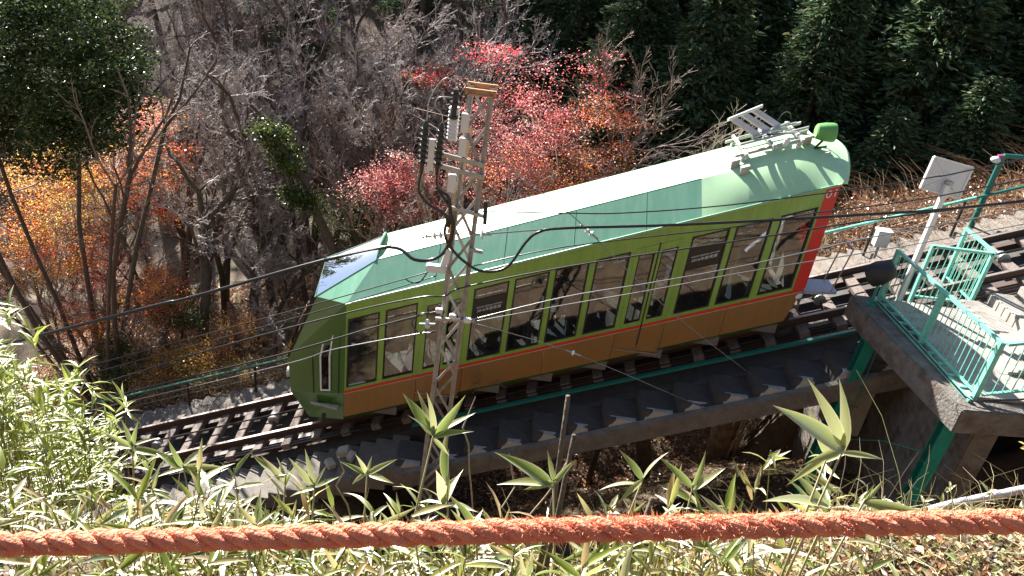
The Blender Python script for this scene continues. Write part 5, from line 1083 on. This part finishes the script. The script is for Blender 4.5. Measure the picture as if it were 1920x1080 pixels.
for i, (p, n, L, lab) in enumerate(HERO):
    if L: sasa(lab, p, n, L, 300+i, tilt=(.06 if i % 2 else -.05, -.05))
    else: sasa(lab, p, 0, .2, 300+i, tilt=(-.06 if i < 4 else (.04 if i % 2 else -.05), -.05), dirs=n)
def sasa_mass(name, label, n, seed, box, hgt, L, cols, keep=None, nl=6, marg=.7, wid=.15):
    rng, P = scatter(n, seed, *box)
    if keep is not None: P = P[keep(P)]
    n = len(P); V0_, Q0, e0 = sasa_leaf(1.0, wid, .5, 3); N = n*nl; hts = rng.uniform(.4, 1, n)*hgt
    node = P+np.stack([rng.normal(size=n)*.08, rng.normal(size=n)*.08, hts], 1); nd = np.repeat(node, nl, 0)
    a = rng.uniform(0, 6.283, N); el = rng.uniform(-.2, 1.1, N); s_ = L*rng.uniform(.55, 1.2, N); ro = rng.normal(size=N)*.5
    ca, sa, ce, se, cr, sr = np.cos(a), np.sin(a), np.cos(el), np.sin(el), np.cos(ro), np.sin(ro)
    fx = np.stack([ce*ca, ce*sa, se], 1); sy = np.stack([-sa, ca, np.zeros(N)], 1); uz = np.cross(fx, sy); s2 = sy*cr[:, None]+uz*sr[:, None]; u2 = uz*cr[:, None]-sy*sr[:, None]
    W_ = nd[:, None]+s_[:, None, None]*(V0_[None, :, 0:1]*fx[:, None]+V0_[None, :, 1:2]*s2[:, None]+V0_[None, :, 2:3]*u2[:, None])
    W_[:, :, 2] -= (rng.uniform(0, .18, N))[:, None]
    Q = (np.arange(N)[:, None, None]*len(V0_)+Q0[None]).reshape(-1, 4)
    c = palette(rng, N, cols, .18, 1)[:, None]*(1-e0[None, :, None]*marg)+np.array((.50, .46, .28))[None, None]*e0[None, :, None]*marg
    o = link(name, mesh_np(name, W_.reshape(-1, 3), Q, True, c.reshape(-1, 3), M_SASA)); tag(o, label, 'bamboo grass', None, 'stuff')
    Vs, Qs = frustums(P, node, np.full(n, .004), np.full(n, .0025), 3); st = link('stems', mesh_np('stems', Vs, Qs, False, palette(rng, n, [(.36, .30, .14), (.28, .26, .10)], .15, 6), M_DRY), o); st['kind'] = 'stuff'
SG = [(.16, .205, .03), (.25, .285, .05), (.34, .345, .085), (.42, .36, .14), (.11, .15, .022), (.38, .26, .11), (.46, .42, .22)]
lf_keep = lambda P: P[:, 0] < -.35+.45*np.sin(P[:, 1]*3)
sasa_mass('bamboo_thicket', 'dense pale bamboo grass thicket covering the bank at lower left', 720, 401, (-6.0, -1.9, -10.8, -8.6), .45, .14, SG, marg=.3)
sasa_mass('bamboo_thicket', 'low bamboo grass along the crest of the bank above the rope', 230, 402, (-2.4, .1, -10.8, -10.0), .50, .15, SG, marg=.4)
sasa_mass('bamboo_thicket', 'taller bamboo with yellow-green leaves at the left edge', 560, 403, (-6.6, -4.0, -8.9, -7.2), 2.15, .20, [(.33, .38, .08), (.43, .46, .12), (.24, .29, .05)], nl=10, marg=.1, wid=.13)
sasa_mass('bamboo_thicket', 'small-leaved growth on the near bank below the rope', 600, 404, (-3.2, -.3, -11.5, -10.5), .20, .07, SG+[(.40, .34, .18)], wid=.3, marg=.2)
sasa_mass('creeping_fern', 'small green creeping plants on the bank at lower right', 900, 405, (-.4, 3.8, -11.3, -9.0), .12, .06, [(.20, .26, .08), (.28, .30, .12), (.35, .30, .16)], wid=.3)
# yellowing thorny sprays at lower right
def spray(label, pts, seed, n):
    rng = np.random.default_rng(seed); base = Vector(pts[0]); t = thing('yellow_spray', label, 'branch', tuple(base), 'yellow-leaved sprays at lower right')
    MB().tube(pts, [.007]*(len(pts)-1)+[.003], 5).build('stem', mat('reddish_stem', (.24, .12, .07), (.16, .08, .05), 20, .6), t, smooth=True)
    P = []
    for k in range(n):
        u_ = rng.uniform(.25, 1)*(len(pts)-1); i = min(int(u_), len(pts)-2); p = Vector(pts[i]).lerp(Vector(pts[i+1]), u_-i); P.append(np.array(p)+rng.normal(size=3)*.055)
    P = np.array(P); L = rng.uniform(.022, .04, n); V, Q = leaf_quads(rng, P, L, L*.7, flat=.3); link('leaves', mesh_np('leaves', V-np.array(base), Q, False, palette(rng, n, [(.55, .48, .12), (.45, .46, .14), (.58, .36, .12), (.5, .5, .25)], .15), M_MAPLE), t)
SPR = [((1.6, -9.6), [(1.35, -9.9, 6.15), (1.15, -10.1, 6.3), (.95, -10.25, 6.42)]), ((1.9, -9.9), [(1.75, -10.05, 6.25), (1.6, -10.2, 6.45), (1.45, -10.25, 6.72)]), ((1.2, -9.9), [(1.05, -10.15, 6.2), (.80, -10.3, 6.4), (.55, -10.4, 6.60)]), ((2.4, -9.8), [(2.15, -10.0, 6.3), (1.95, -10.1, 6.5), (1.7, -10.15, 6.55)])]
for i, ((x, y), pp) in enumerate(SPR): spray(['yellow-leaved spray arching before the drain pipe', 'tallest yellow-leaved spray beside the drain pipe', 'yellow-leaved spray reaching towards the teal column', 'yellow-leaved spray at the right edge of the picture'][i], [(x, y, gz(x, y))]+pp, 500+i, 130)
# dry vines rising in front of the bridge
for i, (x, y, h, lab) in enumerate(((-1.70, -10.0, .80, 'wavy dry vine rising before the nose of the car'), (-1.60, -9.9, .78, 'wavy dry vine rising between the car nose and the pylon'), (-1.22, -9.9, 1.15, 'wavy dry vine rising just right of the pylon foot'), (-1.12, -10.0, .95, 'wavy dry vine leaning right before the bridge steps'), (-1.0, -9.8, .9, 'short dry vine before the bridge beam'))):
    rng = np.random.default_rng(600+i); z = gz(x, y); pts = [(x+rng.normal()*.02+.03*k*(1 if i % 2 else -.3), y+rng.normal()*.02, z+h*k/9) for k in range(10)]
    tag(MB().tube(pts, [.004]*9+[.0015], 5).build('dry_vine', mat('dry_vine_bark', (.34, .27, .2), (.2, .15, .1), 30, .8)), lab, 'vine', 'dry vines')
for i, (x, y, h, lab) in enumerate(((-.98, -10.45, 1.05, 'broken brown stalk standing among the bamboo grass before the beam'), (-.95, -10.42, .9, 'second broken brown stalk leaning against the first'), (-.68, -10.5, .62, 'short cut stalk among the bamboo grass right of the broken stalks'))):
    z = gz(x, y); tag(MB().tube([(x, y, z-.05), (x+.01, y+.01, z+h*.6), (x-.01+.02*i, y+.02, z+h)], [.011, .009, .008], 7).build('dead_stalk', M_BARK, smooth=True), lab, 'stalk', 'dead stalks')
tag(MB().add([(-1.145, -11.30, 6.05), (-1.115, -11.30, 6.05), (-1.115, -11.29, 6.05), (-1.145, -11.29, 6.05), (-1.145, -11.30, 6.55), (-1.115, -11.30, 6.55), (-1.13, -11.30, 6.60), (-1.145, -11.29, 6.55), (-1.115, -11.29, 6.55), (-1.13, -11.29, 6.60)], [(0,1,5,6,4),(7,9,8,2,3),(0,4,7,3),(1,2,8,5),(4,6,9,7),(6,5,8,9)]).build('marker_stake', mat('pale_mint_plastic', (.62, .74, .70), None, 5, .4)), 'pale mint marker stake at the bottom edge below the rope', 'stake')
# ------------------------------------------------------------------ the orange rope
RP = [Vector(p) for p in ((-2.35, -11.934, 7.272), (-1.7657, -11.9118, 7.3555), (-1.5816, -11.9047, 7.3828), (-1.244, -11.8915, 7.4329), (-.9677, -11.8811, 7.4731), (-.7219, -11.8728, 7.5072), (-.15, -11.85, 7.59))]
def rope_at(t):
    x = RP[0].x+(RP[-1].x-RP[0].x)*t
    for a, b in zip(RP[:-1], RP[1:]):
        if x <= b.x+1e-9: return a.lerp(b, (x-a.x)/(b.x-a.x))
    return RP[-1]
rope = thing('rope', 'thick frayed orange three-strand rope stretched across the foreground', 'rope', tuple(RP[0]))
M_ROPE = mat('orange_rope_fibre', (.92, .33, .17), (.80, .20, .10), 60, .85, bump=.7, bscale=260, dirt=(.10, .05, .045), dscale=22, damt=.35)
N = 520; tot = (RP[-1]-RP[0]).length; dirv = (RP[-1]-RP[0]).normalized(); e1 = dirv.cross(Vector((0, 0, 1))).normalized(); e2 = e1.cross(dirv)
rr = random.Random(5); pitch = .072
for s_ in range(3):
    pts = []; rad = []
    for k in range(N+1):
        t = k/N; a = -2*math.pi*tot*t/pitch+s_*2.0944; w_ = 1+.05*math.sin(t*61+s_)+.03*math.sin(t*143)
        pts.append(rope_at(t)+(e1*math.cos(a)+e2*math.sin(a))*.0057*w_); rad.append(.0066*(1+.05*math.sin(t*97+s_*2)))
    MB().tube(pts, rad, 12).build('strand', M_ROPE, rope, smooth=True)
rng = np.random.default_rng(55); n = 14000; t = rng.uniform(0, 1, n); t = np.where(rng.random(n) < .35, np.clip(rng.normal(.56, .06, n), 0, 1), t)
c = np.array([tuple(rope_at(v)) for v in t]); a = rng.uniform(0, 6.283, n); E1 = np.array(e1); E2 = np.array(e2); rad_ = E1*np.cos(a)[:, None]+E2*np.sin(a)[:, None]
p0 = c+rad_*.0107; L = rng.uniform(.0006, .0024, n)[:, None]*(1+1.0*np.exp(-((t-.56)/.07)**2))[:, None]; p1 = p0+(rad_*.6+rng.normal(size=(n, 3))*.75)*L
V, Q = frustums(p0, p1, np.full(n, .00028), np.full(n, .0001), 3)
M_FUZZ = leafmat('rope_fuzz', .35, .1); fz = link('fuzz', mesh_np('fuzz', V-np.array(RP[0]), Q, False, palette(rng, n, [(.92, .36, .20), (.86, .26, .13), (.92, .48, .33)], .1, 6), M_FUZZ), rope); fz['kind'] = 'stuff'
# ------------------------------------------------------------------ passengers behind the glass
M_SKIN = mat('skin', (.48, .29, .20), (.44, .26, .18), 8, .55); M_HAIR = mat('black_hair', (.012, .010, .009), None, 30, .5)
def person(label, x, y, zf, face, top, legs, seated=True):
    """zf: level under the feet; face: heading (radians); one skinned body, clothing as children"""
    t = thing('person', label, 'person', (x, y, zf), 'passengers inside the car', face)
    hip = .50 if seated else .90; J = {}
    J['pelvis'] = (0, 0, hip); J['chest'] = (.03, 0, hip+.33); J['neck'] = (.03, 0, hip+.50); J['head'] = (.05, 0, hip+.60); J['crown'] = (.05, 0, hip+.72)
    for s_, n in ((1, 'l'), (-1, 'r')):
        J['sh'+n] = (.02, .18*s_, hip+.43); J['el'+n] = (.08, .23*s_, hip+.16); J['wr'+n] = (.28, .15*s_, hip+.10); J['fi'+n] = (.36, .12*s_, hip+.09)
        if seated: J['kn'+n] = (.42, .11*s_, hip+.02); J['an'+n] = (.44, .11*s_, .08); J['to'+n] = (.58, .12*s_, .04)
        else: J['kn'+n] = (.03, .10*s_, .48); J['an'+n] = (0, .10*s_, .08); J['to'+n] = (.16, .11*s_, .04)
        J['hp'+n] = (.02, .09*s_, hip-.02)
    RAD = dict(pelvis=.13, chest=.14, neck=.055, head=.085, crown=.08, sh=.065, el=.045, wr=.034, fi=.028, kn=.06, an=.045, to=.04, hp=.09)
    def skin(nm, edges, mt_, grow_=0.0):
        names = []
        for a_, b_ in edges:
            for q in (a_, b_):
                if q not in names: names.append(q)
        me = bpy.data.meshes.new(nm); me.from_pydata([J[q] for q in names], [(names.index(a_), names.index(b_)) for a_, b_ in edges], []); me.materials.append(mt_)
        o = link(nm, me, t); mo = o.modifiers.new('skin', 'SKIN')
        for i, q in enumerate(names):
            r_ = RAD.get(q, RAD.get(q[:2], .05))+grow_; me.skin_vertices[0].data[i].radius = (r_, r_*(1.0 if q in ('head', 'crown') else .9))
        me.skin_vertices[0].data[0].use_root = True
        sb = o.modifiers.new('sub', 'SUBSURF'); sb.levels = 1; sb.render_levels = 1; mo.use_smooth_shade = True
        return o
    E_ = [('pelvis', 'chest'), ('chest', 'neck'), ('neck', 'head'), ('head', 'crown')]
    for n in 'lr': E_ += [('chest', 'sh'+n), ('sh'+n, 'el'+n), ('el'+n, 'wr'+n), ('wr'+n, 'fi'+n), ('pelvis', 'hp'+n), ('hp'+n, 'kn'+n), ('kn'+n, 'an'+n), ('an'+n, 'to'+n)]
    skin('body', E_, M_SKIN)
    skin('jacket', [('pelvis', 'chest'), ('chest', 'shl'), ('chest', 'shr'), ('shl', 'ell'), ('ell', 'wrl'), ('shr', 'elr'), ('elr', 'wrr')], top, .022)
    skin('trousers', [('pelvis', 'hpl'), ('pelvis', 'hpr'), ('hpl', 'knl'), ('knl', 'anl'), ('hpr', 'knr'), ('knr', 'anr')], legs, .018)
    h = MB().sphere((x+.0, y, zf+hip+.70), (.115, .105, .13), 14, 9); hb = h.mesh('hair', True, Vector((x, y, zf))); o = link('hair', hb, t, M_HAIR); o.location = (.015, 0, 0)
    return t
cl = lambda n, c: mat(n, c, tuple(v*.8 for v in c), 14, .85)
fz_ = lambda x: (math.floor(x+3.75)-3.25)*TS-.40
TEALC = cl('teal_cloth', (.03, .16, .20)); MAG = cl('magenta_cloth', (.42, .03, .14)); NAVY = cl('navy_cloth', (.03, .045, .10)); DK = cl('dark_cloth', (.03, .03, .035)); GRY = cl('pale_grey_cloth', (.40, .40, .38))
person('dark-haired passenger in a teal top seated behind the middle windows', -.62, .42, fz_(-.62), 2.6, TEALC, DK)
person('passenger in a magenta jacket seated behind the window right of the rear door', 2.46, .45, fz_(2.46), 3.0, MAG, DK)
person('passenger in a pale grey top seated behind the second window from the rear', 3.15, .48, fz_(3.15), 3.1, GRY, DK)
person('standing passenger in a dark jacket behind the centre windows', .38, 1.2, fz_(.38), 1.9, DK, DK, False)
person('driver in navy clothes standing behind the frontmost side window', -3.42, .62, fz_(-3.42), 3.0, NAVY, DK, False)
# ------------------------------------------------------------------ render settings
cy = scene.cycles
cy.max_bounces = 6; cy.diffuse_bounces = 3; cy.glossy_bounces = 3; cy.transmission_bounces = 4; cy.transparent_max_bounces = 10; cy.volume_bounces = 0
cy.sample_clamp_indirect = 6.0; cy.caustics_reflective = False; cy.caustics_refractive = False
